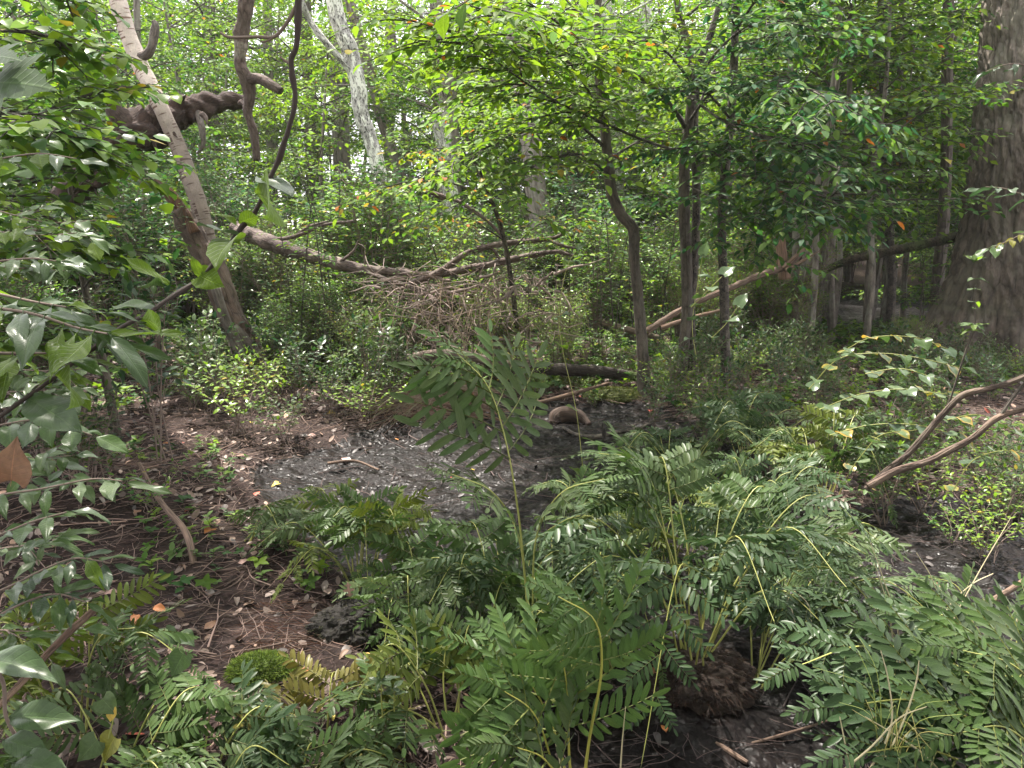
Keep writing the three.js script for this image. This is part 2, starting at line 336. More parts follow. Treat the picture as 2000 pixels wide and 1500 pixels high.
function tree(name, label, cat, path, mat, o = {}) {
  const foot = P(path[0][0], path[0][1], path[0][2]);
  const t = thing(name, label, cat, null, o.group); const mb = new MB();
  const s = limb(mb, path, { sides: o.sides ?? 14, rough: o.rough ?? 0.14, ...o });
  mb.build('trunk', mat, t);
  for (const l of o.limbs ?? []) { const b = new MB(); limb(b, l, { sides: 8 }); b.build('limb', l.mat ?? mat, t); }
  if (o.crown) {   // rises out of the frame: [height above ground, spread, clumps, per]
    const [hgt, spread, nc, per] = o.crown, top = s.pts[s.pts.length - 1], lm = new MB(), cl = [];
    for (let i = 0; i < nc; i++) {
      const a = i / nc * 6.283 + rr(0, 0.8), rad = spread * rr(0.3, 1); const c = V(top.x + Math.cos(a) * rad, Math.max(top.y + 0.5, hgt + rs() * 2.2), top.z + Math.sin(a) * rad + (o.toCam ?? 0));
      cl.push([c, rr(0.9, 1.5) * spread / 3, 0.35]);
      lm.tube(wiggle(curve([top.clone().add(V(0, -rr(0, 1), 0)), top.clone().lerp(c, 0.5).add(V(0, 0.5, 0)), c], 8), 0.15), [0.07, 0.015], 5, [1, 1, 1]);
    }
    for (let i = 0; i < (o.low ?? 0); i++) { const k = rr(0.35, 1) * (s.pts.length - 1) | 0, b = s.pts[k], a = rr(0, 6.283), r = rr(1.0, 2.8); if (b.y < 2.6) continue; const c = V(b.x + Math.cos(a) * r, b.y + rr(0.2, 1.0), b.z + Math.sin(a) * r); cl.push([c, rr(0.7, 1.2), 0.3]); lm.tube(wiggle(curve([b, b.clone().lerp(c, 0.5).add(V(0, 0.2, 0)), c], 6), 0.1), [0.03, 0.008], 4, [1, 1, 1]); }
    lm.build('limb', mat, t); crownOf(t, cl, per, o.palette ?? [GREEN.bright, GREEN.mid, GREEN.bright]);
  }
  t.userData.foot = undefined; delete t.userData.foot;
  return t;
}
srand(21);
// the big tree on the right: furrowed bark modelled in the mesh
{
  const t = thing('large_tree', 'huge old tree with furrowed grey bark and a flared root base', 'tree');
  const mb = new MB(), foot = V(pxm(955, 9.0), 0, -9.0); foot.y = H(foot.x, foot.z) - 0.1;
  const pts = []; const top = P(2120, -900, 9.3); for (let i = 0; i <= 260; i++) { const k = i / 260; pts.push(V(lerp(foot.x, top.x, k) + 0.05 * Math.sin(k * 7), lerp(foot.y, top.y, k), lerp(foot.z, top.z, k))); }
  const h = top.y - foot.y;
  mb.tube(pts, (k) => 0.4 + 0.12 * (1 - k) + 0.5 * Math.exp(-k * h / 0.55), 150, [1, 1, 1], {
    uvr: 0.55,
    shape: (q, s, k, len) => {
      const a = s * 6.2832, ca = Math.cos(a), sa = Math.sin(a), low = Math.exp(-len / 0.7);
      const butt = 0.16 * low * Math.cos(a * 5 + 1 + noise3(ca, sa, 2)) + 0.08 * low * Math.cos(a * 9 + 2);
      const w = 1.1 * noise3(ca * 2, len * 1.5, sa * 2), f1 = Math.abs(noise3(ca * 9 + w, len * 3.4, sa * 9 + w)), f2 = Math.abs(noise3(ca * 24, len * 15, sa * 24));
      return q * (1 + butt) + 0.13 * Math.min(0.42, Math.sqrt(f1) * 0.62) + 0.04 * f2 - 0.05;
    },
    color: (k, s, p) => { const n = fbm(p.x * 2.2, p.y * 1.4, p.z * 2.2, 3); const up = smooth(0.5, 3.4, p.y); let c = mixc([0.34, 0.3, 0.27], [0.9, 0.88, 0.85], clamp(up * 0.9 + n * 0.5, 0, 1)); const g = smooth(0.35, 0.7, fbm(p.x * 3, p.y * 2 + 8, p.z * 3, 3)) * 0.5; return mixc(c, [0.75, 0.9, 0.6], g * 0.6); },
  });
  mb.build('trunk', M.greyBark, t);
  const rt = new MB();
  for (const [a, l] of [[2.6, 0.9], [3.5, 1.2], [4.3, 1.0], [5.2, 0.9], [1.6, 0.8]]) {
    const p = []; for (let i = 0; i <= 8; i++) { const k = i / 8, x = foot.x + Math.cos(a + k * 0.2) * (0.5 + k * l), z = foot.z - Math.sin(a + k * 0.2) * (0.5 + k * l); p.push(V(x, H(x, z) + 0.16 * Math.pow(1 - k, 2) - 0.1 * k, z)); }
    rt.tube(p, (k) => lerp(0.11, 0.02, k), 10, [0.3, 0.26, 0.23], { rough: 0.2 });
  }
  rt.build('root', M.greyBark, t);
  const lm = new MB(), cl = []; for (let i = 0; i < 11; i++) { const a = i / 11 * 6.283, r = rr(1.5, 4.5), c = V(top.x + Math.cos(a) * r, top.y + rr(0, 3), top.z + Math.sin(a) * r + 3); cl.push([c, rr(1.2, 1.8), 0.35]); lm.tube(curve([top, top.clone().lerp(c, 0.5).add(V(0, 0.6, 0)), c], 8), [0.16, 0.03], 6); }
  lm.build('limb', M.greyBark, t); crownOf(t, cl, 90, [GREEN.mid, GREEN.bright]);  // crown out of view, set towards the camera to darken the foreground
}
const BG = 'grey trunks deep in the wood';
tree('birch_tree', 'leaning birch, white bark above and grey brown below, rising beside the splintered stump', 'tree',
  [[475, 705, 7.4, 17], [440, 600, 7.5, 16], [412, 490, 7.5, 15], [385, 390, 7.5, 16], [345, 280, 7.6, 15], [305, 190, 7.6, 15], [262, 100, 7.7, 15], [235, 20, 7.7, 16], [205, -120, 7.8, 15], [120, -500, 8, 12]], M.birchBark,
  { rough: 0.1, n: 70, sides: 18, color: (t) => { const k = smooth(0.42, 0.62, t); return mixc([0.42, 0.38, 0.35], [1.25, 1.2, 1.18], k); }, crown: [8.5, 3, 7, 80], toCam: 3 });  // crown out of view, shifted towards the camera to shade the foreground
tree('pale_leaning_tree', 'white lichen covered tree coloured as sunlit, with a kinked lean and a thin side fork', 'tree',
  [[748, 430, 11, 13], [742, 350, 11, 14], [728, 285, 11, 14], [706, 225, 11, 14], [698, 160, 11, 15], [684, 100, 11, 15], [660, 40, 11, 15], [648, -40, 11, 14], [640, -300, 11, 13]], M.paleBark,
  { n: 60, sides: 16, rough: 0.2, limbs: [[[695, 150, 11, 8], [668, 118, 10.9, 7], [630, 75, 10.8, 7], [605, 40, 10.8, 6], [590, 5, 10.7, 6], [570, -90, 10.7, 4]]], crown: [9, 3, 3, 50] });
tree('grey_leaning_tree', 'slender grey tree leaning just behind the white lichen covered one', 'tree',
  [[790, 370, 16, 11], [775, 315, 16, 11], [752, 255, 16, 10], [735, 190, 16, 10], [712, 110, 16, 10], [690, 30, 16, 10], [660, -150, 16, 9]], M.greyBark, { crown: [10, 3, 3, 50] });
const bgTrunks = [
  [[668, 350, 19, 17], [664, 200, 19, 16], [660, 60, 19, 16], [658, -150, 19, 14], 'straight grey brown trunk behind the white leaning tree', 'greyBark'],
  [[610, 330, 21, 13], [606, 200, 21, 12], [598, 60, 21, 12], [590, -150, 21, 10], 'brown trunk with red leaves beside it between two pale trees', 'brownBark'],
  [[1060, 470, 12, 22], [1048, 380, 12, 20], [1040, 300, 12, 19], [1022, 180, 12.2, 18], [1008, 80, 12.4, 18], [1000, -150, 12.6, 16], 'pale grey trunk half hidden by leaves above the brush pile', 'greyBark'],
  [[1205, 430, 17, 16], [1203, 320, 17, 15], [1200, 210, 17, 15], [1190, 80, 17, 14], [1180, -150, 17, 12], 'sunlit pale trunk behind the curved sapling', 'paleBark'],
  [[1238, 420, 20, 13], [1243, 310, 20, 12], [1250, 200, 20, 12], [1262, 0, 20, 11], 'thin sunlit trunk just beside the pale trunk behind the curved sapling', 'paleBark'],
  [[1000, 300, 22, 16], [1010, 150, 22, 16], [1018, 0, 22, 15], [1022, -150, 22, 14], 'far pale trunk showing through the leaves at the top centre', 'paleBark'],
  [[424, 240, 20, 6], [418, 110, 20, 6], [413, 0, 20, 6], [410, -150, 20, 5], 'thin dark trunk of the far pair above the rotten limb', 'darkBark'],
  [[406, 240, 21, 6], [408, 110, 21, 5], [398, 0, 21, 5], [392, -150, 21, 5], 'thinner and paler trunk of the far pair above the rotten limb', 'greyBark'],
  [[285, 460, 12, 7], [283, 380, 12, 7], [280, 290, 12, 6], [270, 100, 12, 6], [262, -150, 12, 5], 'thin grey trunk standing behind the dark rotten limb', 'greyBark'],
  [[1545, 520, 12.5, 20], [1550, 440, 12.5, 19], [1572, 350, 12.6, 18], [1600, 200, 12.8, 17], [1625, 60, 13, 16], [1650, -150, 13, 14], 'dark brown trunk behind the broken pink stub', 'brownBark'],
  [[1585, 530, 13.5, 17], [1610, 440, 13.6, 16], [1645, 350, 13.8, 15], [1690, 230, 14, 14], [1720, 100, 14, 13], [1760, -150, 14, 12], 'mottled leaning trunk on the far side of the broken pink stub', 'greyBark'],
  [[1822, 640, 10.5, 12], [1832, 540, 10.5, 11], [1842, 440, 10.5, 11], [1848, 330, 10.6, 10], [1850, 150, 10.7, 10], [1855, -150, 10.8, 9], 'thin brown trunk close beside the huge tree', 'brownBark'],
  [[1735, 660, 11.5, 9], [1742, 560, 11.5, 8], [1738, 470, 11.5, 8], [1730, 350, 11.5, 7], [1722, 100, 11.5, 6], [1718, -150, 11.5, 5], 'thin dark stem in front of the far silvery mud', 'darkBark'],
  [[880, 330, 15, 20], [876, 230, 15, 18], [872, 120, 15, 15], [855, 50, 15, 12], [845, -150, 15, 10], 'grey trunk behind the splintered white snag', 'greyBark'],
  [[760, 250, 24, 10], [762, 100, 24, 10], [768, -100, 24, 9], 'far grey trunk seen through bright leaves past the white leaning tree', 'greyBark'],
  [[530, 300, 22, 9], [524, 120, 22, 9], [520, -100, 22, 8], 'far grey trunk just behind the hanging dead branch', 'greyBark'],
  [[1880, 330, 18, 14], [1884, 150, 18, 14], [1890, -100, 18, 12], 'far trunk showing beside the upper part of the huge tree', 'greyBark'],
];
for (const b of bgTrunks) {
  const mat = M[b[b.length - 1]], label = b[b.length - 2], path = b.slice(0, -2);
  const g0 = P(path[0][0], path[0][1], path[0][2]), gy = H(g0.x, g0.z) - 0.1;   // carry the foot down into the ground
  if (g0.y > gy + 0.2) { const r0 = rayOf(path[0][0], path[0][1]); const v = (gy - EYE) / path[0][2]; path.unshift([path[0][0] + (path[0][0] - path[1][0]) * 0.4, 750 - FPX * ((v + SP / CP) / (1 - v * SP / CP)), path[0][2], path[0][3] * 1.15]); }
  tree('background_tree', label, 'tree', path, mat, { sides: 12, rough: 0.12, group: BG, low: path[1][2] < 14.5 ? 4 : 14, crown: [rr(9, 13), 2.2, 1, 30], palette: [GREEN.bright, GREEN.bright, GREEN.mid] });
}
// ---------------------------------------------------------------- leafy branches
// o: L leaf length, W width ratio, gap, det, mat palette fn col(), droop, up normal jitter
function leafTwig(wd, lf, pts, r0, o) {
  wd?.tube(pts, [r0, Math.max(0.0012, r0 * 0.35)], o.sides ?? 4, o.wcol ?? [1, 1, 1]);
  let len = 0; for (let i = 1; i < pts.length; i++) len += pts[i].distanceTo(pts[i - 1]);
  const n = Math.max(2, Math.round(len / o.gap)), T = V(0, 0, 0), S = V(0, 0, 0);
  for (let k = 0; k <= n; k++) {
    const t = k === n ? 1 : lerp(o.t0 ?? 0.12, 1, (k + rs() * 0.3) / n), x = clamp(t, 0, 1) * (pts.length - 1), a = Math.min(pts.length - 2, Math.floor(x));
    const p = pts[a].clone().lerp(pts[a + 1], x - a); T.subVectors(pts[a + 1], pts[a]).normalize(); S.crossVectors(T, UPV); if (S.lengthSq() < 0.05) S.set(Math.cos(k * 2.4), 0, Math.sin(k * 2.4)); S.normalize();
    const s = k % 2 ? 1 : -1, sideK = k === n ? 0.1 : rr(0.7, 1.15), tk = k === n ? 1 : rr(0.35, 0.75);
    for (const ss of o.opposite && k < n ? [1, -1] : [s]) {
      const d = V(T.x * tk + S.x * ss * sideK, T.y * tk + S.y * ss * sideK - (o.droop ?? 0.25) + rs() * 0.28, T.z * tk + S.z * ss * sideK).normalize();
      const j = o.tilt ?? 0.4, nn = V(rs() * j, 1, rs() * j).normalize(), q = rr(0.7, 1.12) * (k === n ? 1 : lerp(0.85, 1, Math.sin(t * 3.14))), L = o.L * q;
      if (rnd() < (o.miss ?? 0.06)) continue;
      const b = p.clone().addScaledVector(d, (o.pet ?? 0.12) * L); if (o.pet > 0.2) wd?.tube([p, b], [0.0015, 0.001], 3, o.wcol ?? [1, 1, 1]);
      lf.leaf(b, d, nn, L, L * o.W, o.col(), o.det ?? 0, rr(0.05, 0.4), rr(-0.05, 0.35));
    }
  }
}
// a limb with side twigs in flat layers
function bough(wd, lf, pts, r0, o) {
  const s = pts.length > 6 ? pts : curve(pts, 14); wd.tube(s, [r0, Math.max(0.002, r0 * 0.25)], o.lsides ?? 6, o.wcol ?? [1, 1, 1], { rough: 0.12 });
  let len = 0; for (let i = 1; i < s.length; i++) len += s[i].distanceTo(s[i - 1]);
  const n = Math.max(2, Math.round(len * (1 - (o.b0 ?? 0.2)) / o.sub)); const T = V(0, 0, 0), S = V(0, 0, 0);
  for (let k = 0; k < n; k++) {
    const t = lerp(o.b0 ?? 0.2, 0.97, (k + rnd() * 0.6) / n), x = t * (s.length - 1), a = Math.min(s.length - 2, Math.floor(x)), p = s[a].clone().lerp(s[a + 1], x - a);
    T.subVectors(s[a + 1], s[a]).normalize(); S.crossVectors(T, UPV); if (S.lengthSq() < 0.1) { const q = rr(0, 6.28); S.set(Math.cos(q), 0, Math.sin(q)); } S.normalize().multiplyScalar(k % 2 ? 1 : -1);
    const d = T.clone().multiplyScalar(rr(0.4, 0.9)).addScaledVector(S, rr(0.6, 1.1)).add(V(0, rs() * 0.22 + (o.rise ?? 0), 0)).normalize(), l = o.twig * rr(0.6, 1.15) * (1 - 0.45 * Math.abs(t - 0.5));
    const e = []; for (let i = 0; i <= 5; i++) { const q = i / 5; e.push(V(p.x + d.x * l * q + 0.04 * noise3(k, q * 3, 1), p.y + d.y * l * q - (o.sag ?? 0.12) * l * q * q + 0.03 * noise3(k, q * 3, 5), p.z + d.z * l * q + 0.04 * noise3(k, q * 3, 9))); }
    leafTwig(wd, lf, e, Math.min(r0 * 0.5, 0.004 + l * 0.004), o);
    if (o.deep) for (const i of [1, 2, 3, 4]) if (rnd() < o.deep) { const dd = d.clone().multiplyScalar(0.6).add(S.clone().cross(UPV).multiplyScalar((i % 2 ? 1 : -1) * rr(0.6, 1))).add(V(0, rs() * 0.25, 0)).normalize(), l2 = l * rr(0.35, 0.6); leafTwig(wd, lf, [e[i], e[i].clone().addScaledVector(dd, l2 * 0.5), e[i].clone().addScaledVector(dd, l2).add(V(0, -0.08 * l2, 0))], 0.003, o); }
  }
  leafTwig(null, lf, s.slice(Math.floor(s.length * 0.6)), r0, { ...o, t0: 0.05 });
}
const colOf = (pal, weights, j = 0.2) => { const tot = weights.reduce((a, b) => a + b, 0); return () => { let q = rnd() * tot, i = 0; while (i < weights.length - 1 && (q -= weights[i]) > 0) i++; return jit(pal[i], j); }; };
const PAL = {
  sap: colOf([GREEN.bright, GREEN.mid, GREEN.pale, GREEN.yellow, GREEN.orange], [60, 30, 8, 1.2, 0.6]),  // backlit leaves, their glow put into the brighter greens
  sapShaded: colOf([GREEN.deep, GREEN.blue, GREEN.mid, GREEN.pale, GREEN.orange], [30, 26, 36, 10, 0.5]),  // shaded leaves, the shade put into the darker greens
  shrub: colOf([GREEN.mid, GREEN.deep, GREEN.bright, GREEN.yellow], [50, 25, 25, 0.7]),
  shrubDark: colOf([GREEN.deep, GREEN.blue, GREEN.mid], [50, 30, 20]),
  shrubPale: colOf([GREEN.pale, GREEN.mid, GREEN.blue], [45, 35, 20]),
  corner: colOf([GREEN.mid, GREEN.bright, GREEN.pale, GREEN.deep, GREEN.yellow], [40, 35, 15, 12, 1]),
  fresh: colOf([GREEN.bright, GREEN.pale, GREEN.yellow], [70, 25, 5]),
  yellowish: colOf([GREEN.bright, GREEN.yellow, GREEN.mid, GREEN.orange], [50, 22, 25, 5]),
};

// ---------------------------------------------------------------- the saplings in the middle of the picture
srand(31);
function sapling(name, label, path, boughs, o) {
  const t = thing(name, label, 'tree', null, o.group);
  const tm = new MB(), s = limb(tm, path, { sides: 14, rough: 0.13, rf: 12, n: path.length * 9 }); tm.build('trunk', o.mat ?? M.brownBark, t);
  const lf = new MB(), stuff = new MB();
  for (const b of boughs) {
    const wd = new MB(), pts = b.pts.map(([x, y, d]) => P(x, y, d)); bough(wd, lf, curve(pts, 16), b.r ?? 0.014, { ...o.leaf, ...(b.o ?? {}) }); wd.build('bough', M.darkBark, t);
  }
  lf.build('foliage', o.leafMat ?? M.leafMid, t, true);
  return t;
}
const sapLeaf = { L: 0.085, W: 0.56, gap: 0.05, det: 1, twig: 0.7, sub: 0.1, col: PAL.sap, deep: 0.75, droop: 0.15, tilt: 0.45, sag: 0.2 };
const shadedLeaf = { ...sapLeaf, col: PAL.sapShaded, L: 0.085 };
sapling('curved_sapling', 'slim sapling with a kinked S shaped trunk, standing at the mossy edge of the mud', [
  [1258, 792, 6.9, 13], [1256, 700, 6.9, 12], [1246, 580, 6.9, 10.5], [1238, 500, 6.9, 10.5], [1236, 448, 6.9, 11], [1214, 420, 6.9, 10.5], [1196, 380, 6.9, 10.5], [1188, 320, 6.9, 10], [1180, 240, 6.9, 9], [1172, 180, 6.9, 8], [1166, 90, 6.9, 6.5], [1168, 20, 6.9, 6], [1178, -120, 6.9, 5], [1190, -340, 6.9, 3]],
[
  { pts: [[1170, 168, 6.9], [1110, 166, 6.7], [1030, 158, 6.4], [930, 160, 6.2]] },
  { pts: [[1168, 110, 6.9], [1110, 60, 6.4], [1040, 10, 6], [960, -30, 5.6]] },
  { pts: [[1184, 290, 6.9], [1120, 240, 6.7], [1040, 250, 6.5], [930, 300, 6.3], [840, 345, 6.1]] },
  { pts: [[1190, 340, 6.9], [1120, 300, 6.4], [1030, 330, 6.2], [950, 370, 6.0]], r: 0.01 },
  { pts: [[1172, 140, 6.9], [1230, 90, 7.2], [1310, 60, 7.5]] },
  { pts: [[1175, 200, 6.9], [1120, 190, 7.4], [1020, 210, 7.8], [900, 230, 8.1]] },
  { pts: [[1190, 310, 6.9], [1260, 270, 7.3], [1330, 250, 7.6]] },
  { pts: [[1166, 60, 6.9], [1080, -20, 7.2], [980, -50, 7.5]] },
  { pts: [[1176, 230, 6.9], [1110, 120, 6.2], [1010, 90, 5.5], [900, 70, 5.0]], o: { L: 0.09 } },
  { pts: [[1168, 20, 6.9], [1230, -30, 6.5], [1330, -40, 6]] },
], { leaf: sapLeaf });
sapling('twin_sapling', 'straight dark sapling, thicker of the touching pair, with a long limb sweeping across', [
  [1328, 765, 7.2, 12], [1334, 690, 7.2, 11], [1342, 600, 7.2, 10.5], [1340, 500, 7.2, 11], [1336, 400, 7.2, 10.5], [1338, 300, 7.2, 10], [1346, 240, 7.2, 9], [1352, 150, 7.2, 8], [1340, 80, 7.2, 7], [1325, 20, 7.2, 6], [1318, -120, 7.2, 5], [1310, -350, 7.2, 3]],
[
  { pts: [[1338, 250, 7.2], [1310, 205, 6.9], [1250, 150, 6.5], [1180, 130, 6.1], [1110, 105, 5.7], [1050, 65, 5.3], [990, 35, 5.0], [915, 10, 4.6]], r: 0.018, o: { col: PAL.sap } },
  { pts: [[1340, 300, 7.2], [1260, 275, 6.8], [1170, 235, 6.3], [1090, 200, 5.9], [1010, 150, 5.5], [930, 90, 5.2], [860, 40, 4.9]], r: 0.013, o: { col: PAL.sap } },
  { pts: [[1344, 240, 7.2], [1390, 180, 6.8], [1450, 150, 6.5], [1540, 150, 6.2]], o: { col: PAL.sapShaded } },
  { pts: [[1348, 190, 7.2], [1420, 240, 6.6], [1510, 275, 6.2], [1600, 290, 5.9]], o: { col: PAL.sapShaded } },
  { pts: [[1338, 320, 7.2], [1400, 300, 6.6], [1480, 330, 6.1], [1560, 375, 5.8], [1640, 400, 5.6]], o: { col: PAL.sapShaded } },
  { pts: [[1350, 160, 7.2], [1300, 100, 6.8], [1240, 60, 6.5]], o: { col: PAL.sap } },
  { pts: [[1340, 360, 7.2], [1400, 390, 6.7], [1470, 420, 6.4]], r: 0.008, o: { col: PAL.sapShaded } },
  { pts: [[1330, 40, 7.2], [1400, -10, 6.8], [1480, -20, 6.4]], o: { col: PAL.sapShaded } },
  { pts: [[1352, 170, 7.2], [1410, 90, 6.9], [1480, 40, 6.6], [1560, 20, 6.3]], o: { col: PAL.sapShaded } },
], { leaf: shadedLeaf });
sapling('twin_sapling', 'slimmer sapling of the pair, its stem touching the thicker one at the foot', [
  [1352, 770, 7.3, 11], [1350, 680, 7.3, 9], [1350, 600, 7.3, 8], [1358, 480, 7.3, 8], [1360, 360, 7.3, 8], [1356, 250, 7.3, 7.5], [1366, 130, 7.3, 7], [1390, 60, 7.3, 6], [1420, -60, 7.3, 4], [1440, -250, 7.3, 3]],
[
  { pts: [[1360, 220, 7.3], [1400, 130, 7.5], [1470, 80, 7.8], [1560, 60, 8.2]], o: { col: PAL.sapShaded } },
  { pts: [[1362, 330, 7.3], [1430, 250, 7.6], [1520, 220, 8], [1610, 215, 8.4]], o: { col: PAL.sapShaded } },
  { pts: [[1358, 260, 7.3], [1300, 200, 7.6], [1230, 180, 8]], o: { col: PAL.sap } },
  { pts: [[1356, 420, 7.3], [1310, 390, 7.6], [1270, 370, 7.9]], r: 0.008 },
], { leaf: shadedLeaf, mat: M.darkBark });
sapling('tall_sapling', 'straight dark sapling with many drooping leaves coloured as shaded, third trunk from the kinked one', [
  [1420, 760, 7.0, 11], [1416, 660, 7.0, 9.5], [1414, 560, 7.0, 9], [1410, 460, 7.0, 8.5], [1414, 360, 7.0, 8.5], [1424, 260, 7.0, 8], [1432, 160, 7.0, 7.5], [1436, 60, 7.0, 7], [1440, -60, 7.0, 6], [1446, -320, 7.0, 4]],
[
  { pts: [[1424, 250, 7.0], [1490, 265, 6.5], [1570, 300, 6.0], [1660, 340, 5.6]], r: 0.013 },
  { pts: [[1428, 190, 7.0], [1500, 160, 6.4], [1580, 175, 5.9], [1660, 220, 5.5]] },
  { pts: [[1415, 340, 7.0], [1480, 350, 6.5], [1550, 390, 6.1], [1610, 430, 5.9]] },
  { pts: [[1434, 110, 7.0], [1500, 70, 6.6], [1590, 70, 6.2]] },
  { pts: [[1420, 290, 7.0], [1370, 280, 6.6], [1320, 300, 6.3]] },
  { pts: [[1412, 400, 7.0], [1450, 430, 6.6], [1500, 480, 6.4]], r: 0.008 },
  { pts: [[1436, 60, 7.0], [1490, -10, 6.8], [1590, -30, 6.5]] },
  { pts: [[1414, 380, 7.0], [1470, 300, 7.4], [1560, 270, 7.9]] },
  { pts: [[1426, 230, 7.0], [1380, 180, 6.5], [1340, 160, 6.1]] },
], { leaf: { ...shadedLeaf, droop: 0.4, twig: 0.6 }, mat: M.darkBark });
sapling('beech_sapling', 'small bright green sapling leaning over the brush pile with some yellow and orange leaves', [
  [1010, 640, 7.9, 5], [1000, 560, 7.8, 5], [985, 470, 7.6, 4.5], [960, 390, 7.4, 4], [930, 320, 7.3, 3.5], [905, 250, 7.2, 2.5]],
[
  { pts: [[985, 470, 7.6], [920, 430, 7.4], [850, 425, 7.2], [780, 440, 7.1]], r: 0.009 },
  { pts: [[965, 400, 7.4], [890, 360, 7.1], [800, 355, 6.9], [690, 385, 6.7]], r: 0.01 },
  { pts: [[950, 360, 7.4], [1010, 330, 7.1], [1060, 340, 6.9]], r: 0.008 },
  { pts: [[930, 320, 7.3], [870, 290, 7.1], [810, 300, 6.9]], r: 0.008 },
  { pts: [[990, 500, 7.7], [1050, 440, 7.4], [1110, 430, 7.1]], r: 0.009 },
  { pts: [[920, 290, 7.3], [960, 260, 7.0], [1010, 250, 6.8]], r: 0.007 },
], { leaf: { ...sapLeaf, L: 0.07, twig: 0.42, sub: 0.14, col: PAL.yellowish }, mat: M.darkBark });
sapling('thin_sapling', 'thin grey stem rising from the leaf litter beside the leafy bush at the path edge', [
  [233, 897, 5.3, 11], [226, 840, 5.3, 9.5], [212, 760, 5.3, 9], [196, 690, 5.3, 8.5], [180, 620, 5.2, 7], [160, 540, 5.1, 6], [145, 440, 5.0, 5], [130, 300, 4.9, 4]],
[
  { pts: [[180, 620, 5.2], [120, 590, 4.9], [60, 590, 4.6]], r: 0.008 }, { pts: [[165, 560, 5.1], [220, 500, 4.9], [270, 470, 4.7]], r: 0.007 },
  { pts: [[150, 470, 5], [90, 420, 4.8], [20, 410, 4.6]], r: 0.008 }, { pts: [[140, 380, 5], [200, 320, 4.8], [260, 290, 4.6]], r: 0.008 },
  { pts: [[135, 330, 4.9], [70, 260, 4.7], [0, 230, 4.5]], r: 0.008 }, { pts: [[130, 300, 4.9], [170, 210, 4.8], [230, 150, 4.6]], r: 0.007 },
  { pts: [[150, 440, 5], [110, 480, 4.6], [50, 510, 4.3]], r: 0.007 },
], { leaf: { ...sapLeaf, L: 0.065, W: 0.68, twig: 0.36, sub: 0.12, col: PAL.shrub, gap: 0.045 } });
// the leafy tree whose branches fill the upper left
sapling('leafy_tree', 'leafy tree with round green leaves filling the upper corner above the rotten limb', [
  [-180, 1000, 4.4, 20], [-170, 700, 4.4, 18], [-150, 400, 4.4, 17], [-120, 100, 4.4, 15], [-90, -200, 4.4, 12]],
[
  { pts: [[-150, 420, 4.4], [-60, 300, 4.2], [60, 230, 4.1], [190, 180, 4.2], [300, 165, 4.3]], r: 0.014, o: { twig: 0.28, sub: 0.12, col: PAL.fresh } }, { pts: [[-155, 500, 4.4], [-40, 400, 4.1], [80, 340, 3.9], [180, 300, 3.9]], r: 0.014 },
  { pts: [[-120, 100, 4.4], [0, 60, 4.2], [90, 70, 4.1], [140, 100, 4.2]], r: 0.014 }, { pts: [[-130, 200, 4.4], [-20, 140, 4.6], [80, 140, 4.9], [170, 160, 5.2]], r: 0.014 },
  { pts: [[-155, 560, 4.4], [-40, 520, 4.1], [60, 480, 3.9], [160, 470, 3.9]], r: 0.012 }, { pts: [[-110, 0, 4.4], [-10, -40, 4.3], [80, -30, 4.3], [150, 10, 4.4]], r: 0.012 },
  { pts: [[-160, 620, 4.4], [-60, 610, 4.2], [40, 590, 4.1]], r: 0.01 }, { pts: [[-150, 330, 4.4], [-30, 210, 4.9], [60, 230, 5.3], [120, 250, 5.6]], r: 0.012 },
  { pts: [[-165, 680, 4.4], [-70, 690, 4.1], [20, 660, 3.9], [90, 640, 3.8]], r: 0.01 }, { pts: [[-140, 260, 4.4], [-40, 220, 3.7], [50, 230, 3.4], [130, 270, 3.3]], r: 0.01 },
  { pts: [[-160, 560, 4.4], [-30, 480, 5], [60, 430, 5.3], [150, 410, 5.5]], r: 0.01 },
], { leaf: { ...sapLeaf, L: 0.08, W: 0.78, twig: 0.5, sub: 0.08, gap: 0.046, col: PAL.corner, deep: 0.75 }, mat: M.darkBark, leafMat: M.leafShiny });

// ---------------------------------------------------------------- dead wood
srand(41);
const single = (name, label, cat, part, path, mat, o = {}) => { const t = thing(name, label, cat, null, o.group), mb = new MB(); const s = limb(mb, path, o); mb.build(part, mat, t); for (const [pn, p, oo] of o.more ?? []) { const b = new MB(); limb(b, p, oo ?? {}); b.build(pn, oo?.mat ?? mat, t); } return [t, s]; };
